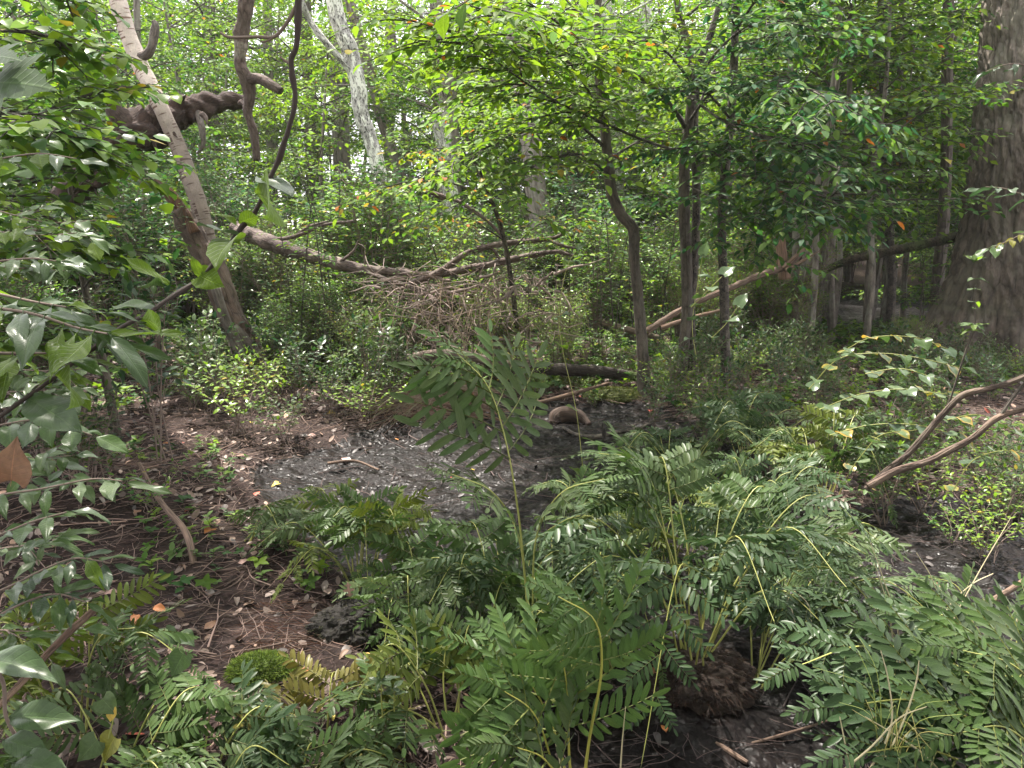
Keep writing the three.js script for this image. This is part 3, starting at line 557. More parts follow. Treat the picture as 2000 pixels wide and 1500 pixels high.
// splintered stump: bark cylinder whose upper end is torn
{
  const t = thing('broken_stump', 'leaning splintered stump with a torn reddish brown top next to the birch', 'stump'), mb = new MB();
  limb(mb, [[500, 715, 7.2, 28], [470, 660, 7.2, 26], [440, 590, 7.2, 25], [408, 515, 7.2, 25], [380, 460, 7.2, 23], [352, 410, 7.2, 20]], { sides: 26, n: 60, rough: 0.3, rf: 7, col: [0.9, 0.75, 0.68] }); mb.build('trunk', M.brownBark, t);
  for (const [k, path] of [[0, [[362, 430, 7.2, 14], [335, 388, 7.2, 10], [304, 352, 7.2, 4]]], [1, [[372, 440, 7.15, 11], [350, 395, 7.15, 7], [330, 366, 7.15, 3]]], [2, [[356, 415, 7.25, 10], [325, 378, 7.25, 6], [300, 350, 7.25, 2]]], [3, [[380, 455, 7.12, 10], [362, 410, 7.12, 6], [352, 390, 7.12, 2]]]]) {
    const b = new MB(); limb(b, path, { sides: 9, n: 14, rough: 0.5, rf: 22, col: k === 1 ? [1.05, 1, 0.95] : [0.6, 0.6, 0.6] }); b.build('splinter', M.rotWood, t);
  }
  for (const path of [[[420, 560, 7.0, 9], [440, 620, 7.0, 9], [470, 690, 7.0, 12]], [[455, 640, 7.1, 13], [500, 690, 7.1, 12], [530, 735, 7.05, 8]]]) { const b = new MB(); limb(b, path, {}); b.build('root', M.brownBark, t); }
}
{
  const [t] = single('rotten_limb', 'dark rotten crooked trunk bent like an elbow behind the green leaves', 'dead trunk', 'trunk', [[60, 520, 7.6, 26], [110, 420, 7.6, 26], [160, 350, 7.6, 26], [205, 326, 7.6, 28], [236, 290, 7.6, 28], [262, 262, 7.6, 32], [300, 250, 7.7, 34], [350, 222, 7.8, 26], [410, 205, 7.9, 20], [480, 196, 8, 11]], M.deadBark,
    { sides: 30, n: 150, rough: 0.62, rf: 9, col: [0.3, 0.21, 0.18], more: [['limb', [[262, 270, 7.6, 22], [240, 235, 7.55, 20], [222, 215, 7.5, 16], [216, 180, 7.5, 8]], { sides: 12, rough: 0.35, col: [0.42, 0.34, 0.31] }], ['limb', [[200, 112, 7.7, 5], [280, 110, 7.65, 8], [296, 90, 7.6, 9], [303, 50, 7.6, 7], [300, 40, 7.6, 4]], { rough: 0.3 }], ['limb', [[385, 215, 7.8, 7], [394, 250, 7.7, 6], [396, 285, 7.7, 4], [385, 300, 7.7, 2]], {}]] });
  for (const [x, y, dx, dy] of [[478, 196, 26, -4], [470, 200, 22, 12], [300, 272, 12, 26], [262, 285, 8, 34], [236, 300, 30, 22], [215, 190, -10, -24], [228, 196, 6, -26], [330, 250, 16, 18], [180, 352, 10, 30], [395, 222, 10, 22], [256, 316, 14, 20], [350, 200, 14, -16]]) { const b = new MB(); limb(b, [[x, y, 7.62, 6], [x + dx * 0.5 + rs() * 4, y + dy * 0.5, 7.56, 3.5], [x + dx, y + dy, 7.52, 0.8]], { sides: 6, rough: 0.5, rf: 25, col: [0.34, 0.24, 0.2] }); b.build('splinter', M.deadBark, t); }
}
single('hanging_branch', 'dead branch hanging straight down into the picture with a broken side stub', 'branch', 'limb', [[484, -160, 5.2, 14], [482, -20, 5.2, 14], [476, 50, 5.2, 14], [470, 95, 5.2, 14], [470, 130, 5.2, 11], [482, 155, 5.2, 12], [487, 185, 5.2, 10], [484, 215, 5.2, 9.5], [494, 255, 5.2, 8.5], [501, 314, 5.2, 6.5]], M.deadBark,
  { sides: 22, n: 110, rough: 0.4, rf: 13, color: (t, s, p) => mixc([0.78, 0.66, 0.64], [1.7, 1.75, 1.6], smooth(0.0, 0.25, fbm(p.x * 9, p.y * 7, p.z * 9, 3)) * smooth(0.8, 0.4, t)), more: [['stub', [[484, 154, 5.2, 10], [505, 154, 5.15, 9.5], [530, 166, 5.1, 9], [549, 178, 5.08, 7]], { sides: 12, rough: 0.16, col: [0.78, 0.68, 0.66] }]] });
single('snag', 'splintered white topped snag in front of a grey trunk far back', 'dead trunk', 'trunk', [[885, 460, 14, 15], [880, 380, 14, 15], [872, 310, 14, 15], [862, 250, 14, 15], [858, 218, 14, 12]], M.paleBark, { sides: 12, rough: 0.3, more: [['splinter', [[858, 240, 14, 8], [862, 215, 14, 6], [878, 193, 14, 2]], { col: [1.3, 1.25, 1.2] }], ['splinter', [[866, 250, 13.9, 6], [874, 225, 13.9, 3], [872, 212, 13.9, 1]], {}]] });
single('pink_stub', 'short broken pinkish trunk stub standing among the thicket near the dark trunk', 'stump', 'trunk', [[1532, 545, 8.9, 11], [1527, 500, 8.9, 10.5], [1522, 462, 8.9, 9]], M.deadWood, { sides: 12, rough: 0.25, col: [1.2, 1.0, 0.92] });
{
  const t = thing('broken_pale_limb', 'long pale broken limb slanting from the pink stub down to the saplings', 'log'), mb = new MB();
  limb(mb, [[1262, 648, 8.0, 6.5], [1330, 605, 8.2, 6], [1420, 565, 8.4, 6], [1490, 535, 8.6, 6], [1530, 522, 8.8, 7], [1570, 492, 8.85, 5]], { sides: 12, n: 60, rough: 0.35, rf: 12, col: [0.8, 0.72, 0.7] }); mb.build('trunk', M.deadWood, t);
  for (const p of [[[1530, 524, 8.75, 5], [1560, 496, 8.7, 3.5], [1590, 470, 8.7, 1]], [[1535, 528, 8.7, 4], [1570, 508, 8.7, 2.5], [1600, 490, 8.7, 1]], [[1290, 640, 8.05, 5], [1360, 618, 8.15, 4], [1430, 600, 8.3, 2]]]) { const b = new MB(); limb(b, p, { sides: 7, rough: 0.3, col: [1.15, 1.0, 0.95] }); b.build('splinter', M.deadWood, t); }
}
single('mossy_limb', 'mossy fallen limb leaning against the huge tree above the far mud', 'log', 'limb', [[1560, 560, 10, 4], [1640, 515, 9.8, 7], [1720, 494, 9.6, 9], [1800, 478, 9.5, 10], [1910, 452, 9.3, 11]], M.darkBark, { sides: 14, n: 40, rough: 0.25, color: (t, s, p) => mixc([0.9, 0.8, 0.7], [0.5, 1.1, 0.25], smooth(-0.1, 0.3, fbm(p.x * 6, p.y * 6, p.z * 6, 3)) * 0.7) });
// the fallen tree that ends in the brush pile
{
  const t = thing('fallen_tree', 'fallen tree with rough pinkish bark lying across from the stump to the brush pile', 'fallen tree'), mb = new MB();
  limb(mb, [[460, 446, 8.8, 13], [500, 464, 8.5, 15], [560, 486, 8.3, 14], [630, 507, 8.1, 13], [700, 525, 8.0, 11], [770, 531, 8.0, 8], [840, 537, 8.0, 7], [900, 528, 8.0, 6]], { sides: 22, n: 120, rough: 0.3, rf: 11, color: (t, s, p) => mixc([0.55, 0.47, 0.46], [1.1, 1.0, 0.98], smooth(-0.2, 0.3, fbm(p.x * 7, p.y * 9, p.z * 7, 3))) }); mb.build('trunk', M.deadBark, t);
  const L = [
    [[850, 538, 8.0, 8], [920, 524, 7.9, 9], [980, 512, 7.9, 9], [1040, 498, 7.9, 7], [1090, 492, 7.9, 5], [1120, 500, 7.9, 3]],
    [[800, 555, 7.8, 8], [860, 530, 7.8, 8], [910, 495, 7.8, 7], [960, 480, 7.8, 7], [1020, 472, 7.8, 7], [1070, 466, 7.8, 6], [1090, 462, 7.8, 4], [1104, 448, 7.8, 2]],
    [[700, 524, 8.0, 6], [760, 548, 7.9, 6], [800, 560, 7.8, 6], [840, 580, 7.7, 8], [852, 592, 7.6, 7]],
    [[1070, 468, 7.8, 4], [1100, 480, 7.7, 4], [1130, 486, 7.7, 2]], [[980, 512, 7.9, 4], [960, 485, 7.9, 4], [940, 478, 7.8, 2]],
    [[520, 470, 8.4, 5], [575, 462, 8.3, 5], [630, 440, 8.3, 4], [690, 432, 8.2, 3]], [[575, 462, 8.3, 3], [600, 444, 8.3, 3], [640, 432, 8.3, 2]],
    [[660, 515, 8.0, 4], [690, 490, 8.0, 3], [700, 470, 8.0, 2]], [[870, 390, 8.0, 5], [840, 376, 7.9, 5], [820, 372, 7.9, 3]], [[830, 372, 7.9, 4], [900, 396, 7.9, 5], [950, 430, 7.9, 4], [980, 460, 7.9, 4]],
  ];
  for (const p of L) { const b = new MB(); limb(b, p.map(([x, y, d, r]) => [x, y, d, r * 0.8]), { sides: 8, rough: 0.3, rf: 12, n: 30, col: [0.78, 0.68, 0.66] }); b.build('limb', M.deadBark, t); }
}
{ // dead twigs of its crown, tangled: nobody could count them
  const mb = new MB();
  for (let i = 0; i < 330; i++) {
    const cx = 910 + rs() * 190, cy = 605 + rs() * 75, d = 7.7 + rs() * 0.55, a = rr(0, 6.28), l = rr(30, 130), dx = Math.cos(a) * l, dy = Math.sin(a) * l * 0.6;
    const p = [P(cx, cy, d), P(cx + dx * 0.35 + rs() * 12, cy + dy * 0.35 + rs() * 12, d + rs() * 0.15), P(cx + dx * 0.7 + rs() * 15, cy + dy * 0.7 + rs() * 15, d + rs() * 0.2), P(cx + dx, cy + dy + 8, d + rs() * 0.3)];
    for (const q of p) q.y = Math.max(q.y, H(q.x, q.z) + 0.01);
    const k = rr(0.7, 1.25); mb.tube(curve(p, 6), [rnd() < 0.15 ? rr(0.01, 0.018) : rr(0.0025, 0.007), 0.0015], 4, [k, k * 0.9, k * 0.85]);
  }
  for (let i = 0; i < 60; i++) { // straw coloured hanging stems below
    const cx = 860 + rs() * 110, y0 = rr(540, 660), d = 7.4 + rs() * 0.35, p = [P(cx, y0, d), P(cx + rs() * 25, y0 + 40, d), P(cx + rs() * 60, y0 + rr(70, 120), d - 0.1)];
    for (const q of p) q.y = Math.max(q.y, H(q.x, q.z) + 0.005); const k = rr(0.8, 1.5); mb.tube(curve(p, 5), [0.004, 0.002], 3, [k, k * 0.88, k * 0.72]);
  }
  const o = mb.build('brush_pile', M.greyTwig); o.userData.kind = 'stuff'; place(o, 'brush_pile', 'tangle of dead brown twigs heaped under the fallen tree', 'brush pile');
}
single('long_log', 'long low log arching in front of the brush pile, mossy and black at one half', 'log', 'trunk', [[745, 712, 7.1, 9], [800, 702, 7.1, 11], [860, 691, 7.1, 10], [920, 697, 7.1, 10], [980, 712, 7.1, 11], [1040, 720, 7.15, 12], [1100, 722, 7.2, 13], [1170, 726, 7.25, 12], [1230, 734, 7.3, 10], [1290, 742, 7.35, 9]], M.deadBark,
  { sides: 18, n: 80, rough: 0.22, color: (t, s, p) => mixc([0.95, 0.85, 0.78], mixc([0.2, 0.17, 0.15], [0.35, 0.6, 0.12], smooth(0, 0.3, fbm(p.x * 5, p.y * 5, p.z * 5, 3))), smooth(0.4, 0.6, t)), more: [['limb', [[800, 702, 7.1, 6], [780, 690, 7.05, 5], [752, 688, 7.0, 3]], {}]] });
single('short_log', 'short pale log end standing up behind the long mossy log', 'log', 'trunk', [[1138, 712, 8.2, 7], [1142, 690, 8.3, 8], [1147, 670, 8.4, 6]], M.deadWood, {});
single('thin_log', 'thin dead pole lying behind the kinked sapling', 'log', 'trunk', [[1170, 628, 9, 6], [1230, 645, 8.8, 7], [1290, 660, 8.6, 5]], M.deadWood, {});
single('thin_log', 'grey pole sloping through the thicket left of the brush pile', 'log', 'trunk', [[600, 630, 8.6, 4], [700, 612, 8.4, 5], [800, 602, 8.2, 5], [880, 590, 8.1, 3]], M.deadWood, {});
single('thin_log', 'thin grey pole beneath the fallen tree, crossing the bushes', 'log', 'trunk', [[640, 585, 8.4, 3], [720, 588, 8.3, 4], [800, 592, 8.2, 3]], M.deadWood, {});
single('fallen_log', 'dark smooth log lying over the mud at the edge behind the pale ferns', 'log', 'trunk', [[1640, 1050, 3.65, 13], [1720, 1064, 3.65, 15], [1800, 1076, 3.65, 15], [1880, 1082, 3.65, 14], [1960, 1085, 3.65, 14], [2080, 1090, 3.65, 14]], M.darkBark, { sides: 18, n: 50, rough: 0.12, col: [1.5, 1.25, 1.1] });
single('curved_branch', 'upper brown branch curving up out of the ferns to the picture edge', 'branch', 'limb', [[1690, 955, 3.1, 5.5], [1730, 922, 3.1, 7.0], [1775, 885, 3.1, 6.2], [1810, 845, 3.1, 6.2], [1850, 800, 3.1, 6.2], [1880, 772, 3.1, 6.6], [1940, 757, 3.1, 5.5], [2010, 732, 3.1, 5.5], [2120, 680, 3.1, 4.7]], M.brownBark, { sides: 12, n: 50, rough: 0.12, rf: 20, col: [0.95, 0.8, 0.76] });
single('curved_branch', 'lower brown branch with a forked end curving from the ferns to the picture edge', 'branch', 'limb', [[1695, 950, 3.0, 7.8], [1750, 920, 3.0, 7.8], [1810, 902, 3.0, 7.0], [1850, 882, 3.0, 7.0], [1900, 855, 3.0, 6.2], [1950, 815, 3.0, 6.2], [2020, 795, 3.0, 5.5], [2140, 770, 3.0, 4.7]], M.brownBark, { sides: 12, n: 50, rough: 0.12, rf: 20, col: [1.25, 1.0, 0.95], more: [['fork', [[1952, 815, 3.0, 3.5], [1975, 780, 3.0, 3.5], [2005, 745, 3.0, 3.1], [2060, 690, 3.0, 2.3]], {}]] });
single('ground_stick', 'smooth grey stick lying along the bottom edge under the ferns', 'stick', 'limb', [[620, 1530, 2.0, 9], [700, 1496, 2.02, 10], [780, 1474, 2.05, 10], [860, 1450, 2.08, 9], [950, 1424, 2.12, 8]], M.darkBark, { sides: 14, n: 40, rough: 0.08, col: [1.6, 1.45, 1.4] });
single('ground_stick', 'curved bare stick standing over the litter beside the low fern', 'stick', 'limb', [[272, 905, 4.2, 4], [300, 960, 3.9, 5], [330, 1000, 3.6, 6], [360, 1035, 3.45, 7], [375, 1080, 3.3, 7], [377, 1120, 3.25, 6.5], [366, 1155, 3.2, 5]], M.deadWood, { sides: 10, n: 40, rough: 0.12, col: [0.95, 0.85, 0.85] });
single('ground_stick', 'thick forked stick lying on the leaf litter', 'stick', 'limb', [[330, 1120, 3.3, 8], [342, 1150, 3.25, 10], [352, 1166, 3.22, 10], [385, 1172, 3.17, 9], [412, 1190, 3.1, 6]], M.deadWood, { sides: 12, n: 40, rough: 0.2, col: [0.6, 0.5, 0.46] });
single('ground_log', 'barkless log with broad leaves over it lying in the litter beside the bush', 'log', 'trunk', [[170, 1275, 2.75, 13], [240, 1245, 2.8, 14], [310, 1228, 2.84, 13], [385, 1216, 2.9, 9]], M.deadWood, { sides: 14, n: 40, rough: 0.15, col: [1.1, 0.95, 0.85] });
single('slanting_stem', 'bare pinkish stem slanting up through the low ferns at the edge', 'stick', 'limb', [[-10, 1385, 1.55, 7], [40, 1335, 1.6, 7.5], [90, 1280, 1.65, 8], [140, 1230, 1.7, 8], [185, 1190, 1.75, 7]], M.brownBark, { sides: 12, n: 40, rough: 0.1, rf: 25, col: [1.8, 1.35, 1.2] });
single('mud_stick', 'thin curved dark stick arching over the mud next to the wood chunk', 'stick', 'limb', [[1100, 835, 5.9, 3], [1130, 850, 5.7, 4], [1165, 853, 5.65, 5], [1200, 845, 5.7, 5], [1250, 836, 5.75, 4], [1290, 815, 5.9, 3]], M.darkBark, {});
single('mud_stick', 'long thin stick lying in front of the long mossy log', 'stick', 'limb', [[1000, 792, 6.4, 3], [1060, 784, 6.5, 4], [1120, 768, 6.6, 4], [1190, 748, 6.9, 3]], M.deadWood, { col: [0.8, 0.7, 0.65] });
single('mud_stick', 'long straight stick lying across the brown dead stems', 'stick', 'limb', [[780, 797, 6.4, 3], [850, 800, 6.35, 4], [920, 800, 6.3, 4], [960, 790, 6.4, 3]], M.darkBark, {});
single('mud_stick', 'dark twig stub poking up out of the wet mud', 'stick', 'limb', [[1181, 862, 5.5, 4], [1179, 842, 5.5, 4], [1177, 826, 5.5, 2]], M.darkBark, { col: [0.5, 0.5, 0.5] });
for (const [path, label] of [
  [[[1560, 1210, 3.0, 5], [1640, 1165, 3.15, 6], [1740, 1128, 3.3, 6], [1830, 1105, 3.4, 4]], 'grey stick slanting over the dark mud behind the arching ferns'],
  [[[1870, 1230, 2.8, 7], [1930, 1180, 2.9, 7], [2010, 1130, 3.0, 7]], 'thick dark stick at the far edge of the dark mud'],
  [[[1290, 1420, 2.25, 6], [1340, 1440, 2.2, 9], [1390, 1450, 2.17, 8], [1460, 1490, 2.08, 5]], 'rough broken stick below the dark root tussock'],
  [[[1430, 1462, 2.15, 3], [1530, 1435, 2.2, 3.5], [1640, 1400, 2.25, 2]], 'thin pale stick under the arching ferns at the bottom'],
  [[[340, 1430, 2.1, 4], [362, 1465, 2.05, 5], [382, 1490, 2.0, 4]], 'short pale stick on the dark litter between low ferns'],
  [[[420, 1500, 2.0, 10], [470, 1478, 2.05, 9], [510, 1450, 2.1, 5]], 'stout dark stick half covered by low ferns at the bottom'],
  [[[640, 905, 4.9, 3], [690, 900, 4.95, 3], [740, 918, 4.8, 2]], 'thin dark twig lying on the wet mud'],
  [[[250, 1060, 3.6, 4], [300, 1085, 3.5, 5], [335, 1075, 3.5, 3]], 'short twig on the litter beside the forked stick'],
]) single('mud_stick', label, 'stick', 'limb', path, M.deadWood, { col: [0.75, 0.66, 0.62] });
{ // chunk of wood on the mud
  const t = thing('wood_chunk', 'flat topped chunk of brown wood resting on the edge of the mud', 'wood'), mb = new MB(), c = G(1112, 826);
  const q = [V(-0.16, 0, 0.06), V(-0.12, 0.05, 0.0), V(0, 0.075, -0.01), V(0.1, 0.06, 0.02), V(0.17, 0.0, 0.1)].map((p) => p.multiplyScalar(0.85).add(c));
  const s = smoothPath(q.reverse(), [0.035, 0.075, 0.095, 0.085, 0.03], 26); mb.tube(s.pts, (t) => s.R(t) * 0.66, 16, [0.3, 0.25, 0.235], { rough: 0.5, rf: 9 }); mb.build('heartwood', M.deadWood, t);
}
// ---------------------------------------------------------------- prototypes of the thicket, each cloned
srand(51);
function protoTree(h, o) {
  const g = new THREE.Group(), tm = new MB(), wd = new MB(), lf = new MB(), a0 = rr(0, 6.28), lean = V(Math.cos(a0) * h * 0.1, 0, Math.sin(a0) * h * 0.1);
  const pts = wiggle([0, 0.2, 0.4, 0.6, 0.8, 1].map((t) => V(lean.x * t * t, h * t - 0.1, lean.z * t * t)), 0.12, 4);
  const s = curve(pts, 26); tm.tube(s, [o.r ?? 0.045, 0.008], 9, [1, 1, 1], { rough: 0.15 });
  const n = o.n ?? 26;
  for (let i = 0; i < n; i++) {
    const t = clamp(lerp(o.low ?? 0.12, 0.98, i / (n - 1)) + rs() * 0.07, 0.05, 0.99), p = s[Math.floor(t * 26)], a = i * 2.4 + rs() * 0.9, l = (o.reach ?? 1.6) * rr(0.7, 1.15) * (1 - 0.55 * t * t), rise = rr(-0.05, 0.75);
    const q = [p, p.clone().add(V(Math.cos(a) * l * 0.4, l * rise * 0.4, Math.sin(a) * l * 0.4)), p.clone().add(V(Math.cos(a + 0.2) * l * 0.75, l * rise * 0.55, Math.sin(a + 0.2) * l * 0.75)), p.clone().add(V(Math.cos(a + 0.25) * l, l * rise * 0.5, Math.sin(a + 0.25) * l))];
    bough(wd, lf, curve(q, 10), 0.012, o.leaf);
  }
  tm.build('trunk', o.mat ?? M.greyBark, g); wd.build('bough', M.darkBark, g); lf.build('foliage', o.lm ?? M.leafMid, g, true);
  return g;
}
const farLeaf = { L: 0.1, W: 0.64, gap: 0.075, det: 0, twig: 0.62, sub: 0.2, deep: 0.7, droop: 0.15, tilt: 0.5, sides: 3, lsides: 4, sag: 0.2 };
const TREES = {
  high: [protoTree(5.6, { leaf: { ...farLeaf, col: PAL.sap }, low: 0.34, n: 22 }), protoTree(4.8, { leaf: { ...farLeaf, col: PAL.shrub }, low: 0.38, n: 20 })],
  bright: [protoTree(5.2, { leaf: { ...farLeaf, col: PAL.sap } }), protoTree(6.2, { leaf: { ...farLeaf, col: PAL.sap, L: 0.095 }, n: 30, reach: 1.9 }), protoTree(4.2, { leaf: { ...farLeaf, col: PAL.fresh, L: 0.08 }, reach: 1.7, low: 0.08 })],
  mid: [protoTree(4.6, { leaf: { ...farLeaf, col: PAL.shrub }, low: 0.08 }), protoTree(5.6, { leaf: { ...farLeaf, col: PAL.shrub }, n: 30 })],
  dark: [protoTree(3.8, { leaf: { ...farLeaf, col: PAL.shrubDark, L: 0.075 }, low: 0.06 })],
};
function protoShrub(h, o) {
  const g = new THREE.Group(), wd = new MB(), lf = new MB(), n = o.stems ?? 9;
  for (let i = 0; i < n; i++) {
    const a = i / n * 6.283 + rs() * 0.4, sp = rr(0.15, 1) * (o.spread ?? 0.6), hh = h * rr(0.65, 1.08);
    const p = curve([V(rs() * 0.06, -0.05, rs() * 0.06), V(Math.cos(a) * sp * 0.3, hh * 0.45, Math.sin(a) * sp * 0.3), V(Math.cos(a) * sp * 0.7, hh * 0.8, Math.sin(a) * sp * 0.7), V(Math.cos(a) * sp, hh, Math.sin(a) * sp)], 12);
    bough(wd, lf, p, 0.009 * (o.thick ?? 1), { lsides: 5, ...o.leaf });
  }
  wd.build('stem', M.twig, g); lf.build('foliage', o.lm ?? M.leafShiny, g, true);
  return g;
}
const shLeaf = { L: 0.068, W: 0.58, gap: 0.05, det: 0, twig: 0.36, sub: 0.085, deep: 0.4, b0: 0.18, droop: 0.12, tilt: 0.5, rise: 0.35, sides: 3, sag: 0.1 };
const SHRUBS = {
  mid: [protoShrub(1.5, { leaf: { ...shLeaf, col: PAL.shrub } }), protoShrub(1.2, { leaf: { ...shLeaf, col: PAL.shrub, L: 0.06 }, spread: 0.8 })],
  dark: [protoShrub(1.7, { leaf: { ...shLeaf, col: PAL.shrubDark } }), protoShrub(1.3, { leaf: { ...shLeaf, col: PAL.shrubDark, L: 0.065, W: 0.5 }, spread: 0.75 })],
  pale: [protoShrub(1.3, { leaf: { ...shLeaf, col: PAL.shrubPale, L: 0.05 }, lm: M.leafGloss })],
  fresh: [protoShrub(1.2, { leaf: { ...shLeaf, col: PAL.fresh, L: 0.042, W: 0.62 }, stems: 12, spread: 0.55 })],
};
// knee high plants near enough for shaped leaves
const lowLeaf = { L: 0.052, W: 0.5, gap: 0.03, det: 1, twig: 0.16, sub: 0.06, b0: 0.25, droop: 0.05, tilt: 0.35, rise: 0.45, sides: 3, sag: 0.05, miss: 0.1 };
const LOW = [
  protoShrub(0.55, { stems: 5, spread: 0.2, thick: 0.4, leaf: { ...lowLeaf, col: PAL.shrubPale }, lm: M.leafGloss }),
  protoShrub(0.4, { stems: 6, spread: 0.25, thick: 0.4, leaf: { ...lowLeaf, col: PAL.shrub, L: 0.045 }, lm: M.leafGloss }),
  protoShrub(0.32, { stems: 7, spread: 0.24, thick: 0.35, leaf: { ...lowLeaf, col: PAL.fresh, L: 0.036, W: 0.55 } }),
  protoShrub(0.48, { stems: 4, spread: 0.16, thick: 0.4, leaf: { ...lowLeaf, col: PAL.shrubDark, L: 0.058, W: 0.46 }, lm: M.leafGloss }),
  protoShrub(0.22, { stems: 6, spread: 0.2, thick: 0.3, leaf: { ...lowLeaf, col: PAL.shrub, L: 0.034, twig: 0.1, sub: 0.05 } }),
];
const usedProto = new Set();
function plant(proto, name, label, cat, group, pos, sc, turn, sy = 1) {
  const o = usedProto.has(proto) ? proto.clone() : proto; usedProto.add(proto);
  o.position.copy(pos); o.rotation.set(rs() * 0.06, turn ?? rr(0, 6.28), rs() * 0.06); o.scale.set(sc, sc * sy, sc);
  return place(o, name, label, cat, group);
}
// says which one: its look, its height and the landmark it stands nearest
const MARKS = [[405, 7.5, 'birch'], [330, 7.2, 'splintered stump'], [860, 7.8, 'brush pile'], [722, 11, 'white leaning tree'], [1250, 6.9, 'kinked sapling'], [1345, 7.2, 'paired saplings'], [1416, 7.0, 'third dark sapling'], [1527, 11, 'pink stub'], [1950, 9, 'huge tree'], [1700, 14, 'far mud'], [222, 5.3, 'thin grey stem'], [1000, 7.3, 'long mossy log'], [1112, 6.3, 'wood chunk'], [1860, 3.1, 'curved branches'], [230, 7.7, 'rotten limb'], [1050, 12, 'half hidden trunk'], [868, 14, 'splintered snag'], [1565, 12.5, 'dark brown trunk'], [600, 8.2, 'fallen tree'], [664, 19, 'grey brown trunk'], [1205, 17, 'sunlit trunk'], [1840, 10.5, 'thin brown trunk'], [500, 6.8, 'litter path edge'], [1735, 11.5, 'thin dark stem'], [412, 20, 'far dark trunks'], [1645, 13.6, 'mottled leaning trunk'], [1640, 4.3, 'heart leaved vine']];
const LOOKS = new Map(), taken = {};
function nearLabel(o, proto, cat, x, d, size, group) {
  const m = MARKS.slice().sort((a, b) => Math.abs(a[0] - x) / 110 + Math.abs(a[1] - d) / 1.6 - Math.abs(b[0] - x) / 110 - Math.abs(b[1] - d) / 1.6);
  const look = LOOKS.get(proto) ?? 'green', big = size > 0.66 ? 'tall' : size < 0.33 ? 'low' : 'middling';
  for (let k = 0; k < 4; k++) {
    const [mx, md, mn] = m[k], dd = d - md, dx = x - mx, side = Math.abs(dx) < 40 ? '' : Math.abs(dx) < 130 ? (dx < 0 ? ' and left of' : ' and right of') : (dx < 0 ? ', well left of' : ', well right of');
    const dep = dd > 5 ? 'far behind' : dd > 0.8 ? 'behind' : dd < -0.8 ? 'in front of' : side ? 'level with' : 'right beside';
    const l = `${big} ${look} ${cat} ${dep}${side} the ${mn}`.replace('in front of and', 'before and');
    if (!taken[l] || k === 3) { taken[l] = 1; o.userData.label = l; o.userData.group = group; return; }
  }
}
const lookOf = (list, words) => list.forEach((p, i) => LOOKS.set(p, words[i]));
lookOf(TREES.bright, ['bright spreading', 'bright wide', 'fresh green']); lookOf(TREES.high, ['bright high crowned', 'green high crowned']); lookOf(TREES.mid, ['mid green', 'mid green slender']); lookOf(TREES.dark, ['dark green']);
lookOf(SHRUBS.mid, ['mid green', 'spreading green']); lookOf(SHRUBS.dark, ['dark upright', 'dark spreading']); lookOf(SHRUBS.pale, ['pale glossy']); lookOf(SHRUBS.fresh, ['yellow green']);
lookOf(LOW, ['pale glossy', 'glossy green', 'small leaved', 'dull dark', 'tiny leaved']);
// columns: label, group, list of protos, count, x range (pixels), depth range, scale range
const zone = (name, cat, label, group, protos, n, x0, x1, d0, d1, s0, s1, keep) => {
  let made = 0, tries = 0;
  while (made < n && tries++ < n * 30) {
    const x = rr(x0, x1), d = Math.sqrt(rr(d0 * d0, d1 * d1)); const wx = (x - 1000) / FPX * d; if (keep && !keep(x, d, wx)) continue;
    const sc = rr(s0, s1), pr = pick(protos); nearLabel(plant(pr, name, label, cat, group, onGround(wx, -d, -0.03), sc), pr, cat, x, d, (sc - s0) / (s1 - s0), group); made++;
  }
};
// thin upright shoots with sparse leaves
function protoShoot(h, o) {
  const g = new THREE.Group(), wd = new MB(), lf = new MB(); const top = V(rs() * h * 0.2, h, rs() * h * 0.2), s = wiggle(curve([V(0, -0.05, 0), V(top.x * 0.2, h * 0.4, top.z * 0.2), V(top.x * 0.6, h * 0.75, top.z * 0.6), top], 16), 0.05, 3);
  wd.tube(s, [0.009, 0.002], 5); const n = Math.round(h * 9);
  for (let i = 0; i < n; i++) { const t = lerp(0.3, 1, i / n), p = s[Math.floor(t * 16)], a = i * 2.4 + rs() * 0.6, l = rr(0.15, 0.5) * (1.2 - t), e = V(Math.cos(a), rr(0, 0.6), Math.sin(a)).normalize(); leafTwig(wd, lf, [p, p.clone().addScaledVector(e, l * 0.5), p.clone().addScaledVector(e, l).add(V(0, -0.08 * l, 0))], 0.003, { L: 0.075, W: 0.56, gap: 0.055, det: 1, droop: 0.12, tilt: 0.4, col: o.col, sides: 3 }); }
  wd.build('stem', M.darkBark, g); lf.build('foliage', M.leafMid, g, true); return g;
}
const SHOOTS = [protoShoot(1.6, { col: PAL.fresh }), protoShoot(2.2, { col: PAL.shrub }), protoShoot(1.3, { col: PAL.shrubPale }), protoShoot(2.6, { col: PAL.sap }), protoShoot(1.9, { col: PAL.shrub })];
lookOf(SHOOTS, ['fresh green', 'green arching', 'pale', 'bright lanky', 'green']);
srand(52);
const TB = TREES.bright, TM = TREES.mid, TD = TREES.dark;
zone('understory_tree', 'small tree', 'bright leafy small tree deep in the wood behind the white leaning tree', 'small trees behind the pale leaning tree', [...TB, TM[0]], 26, -50, 900, 15.5, 23, 0.85, 1.2);
zone('understory_tree', 'small tree', 'bright leafy small tree deep in the wood behind the saplings', 'small trees behind the saplings', [...TB, TM[0]], 28, 850, 1500, 14.5, 23, 0.8, 1.2);
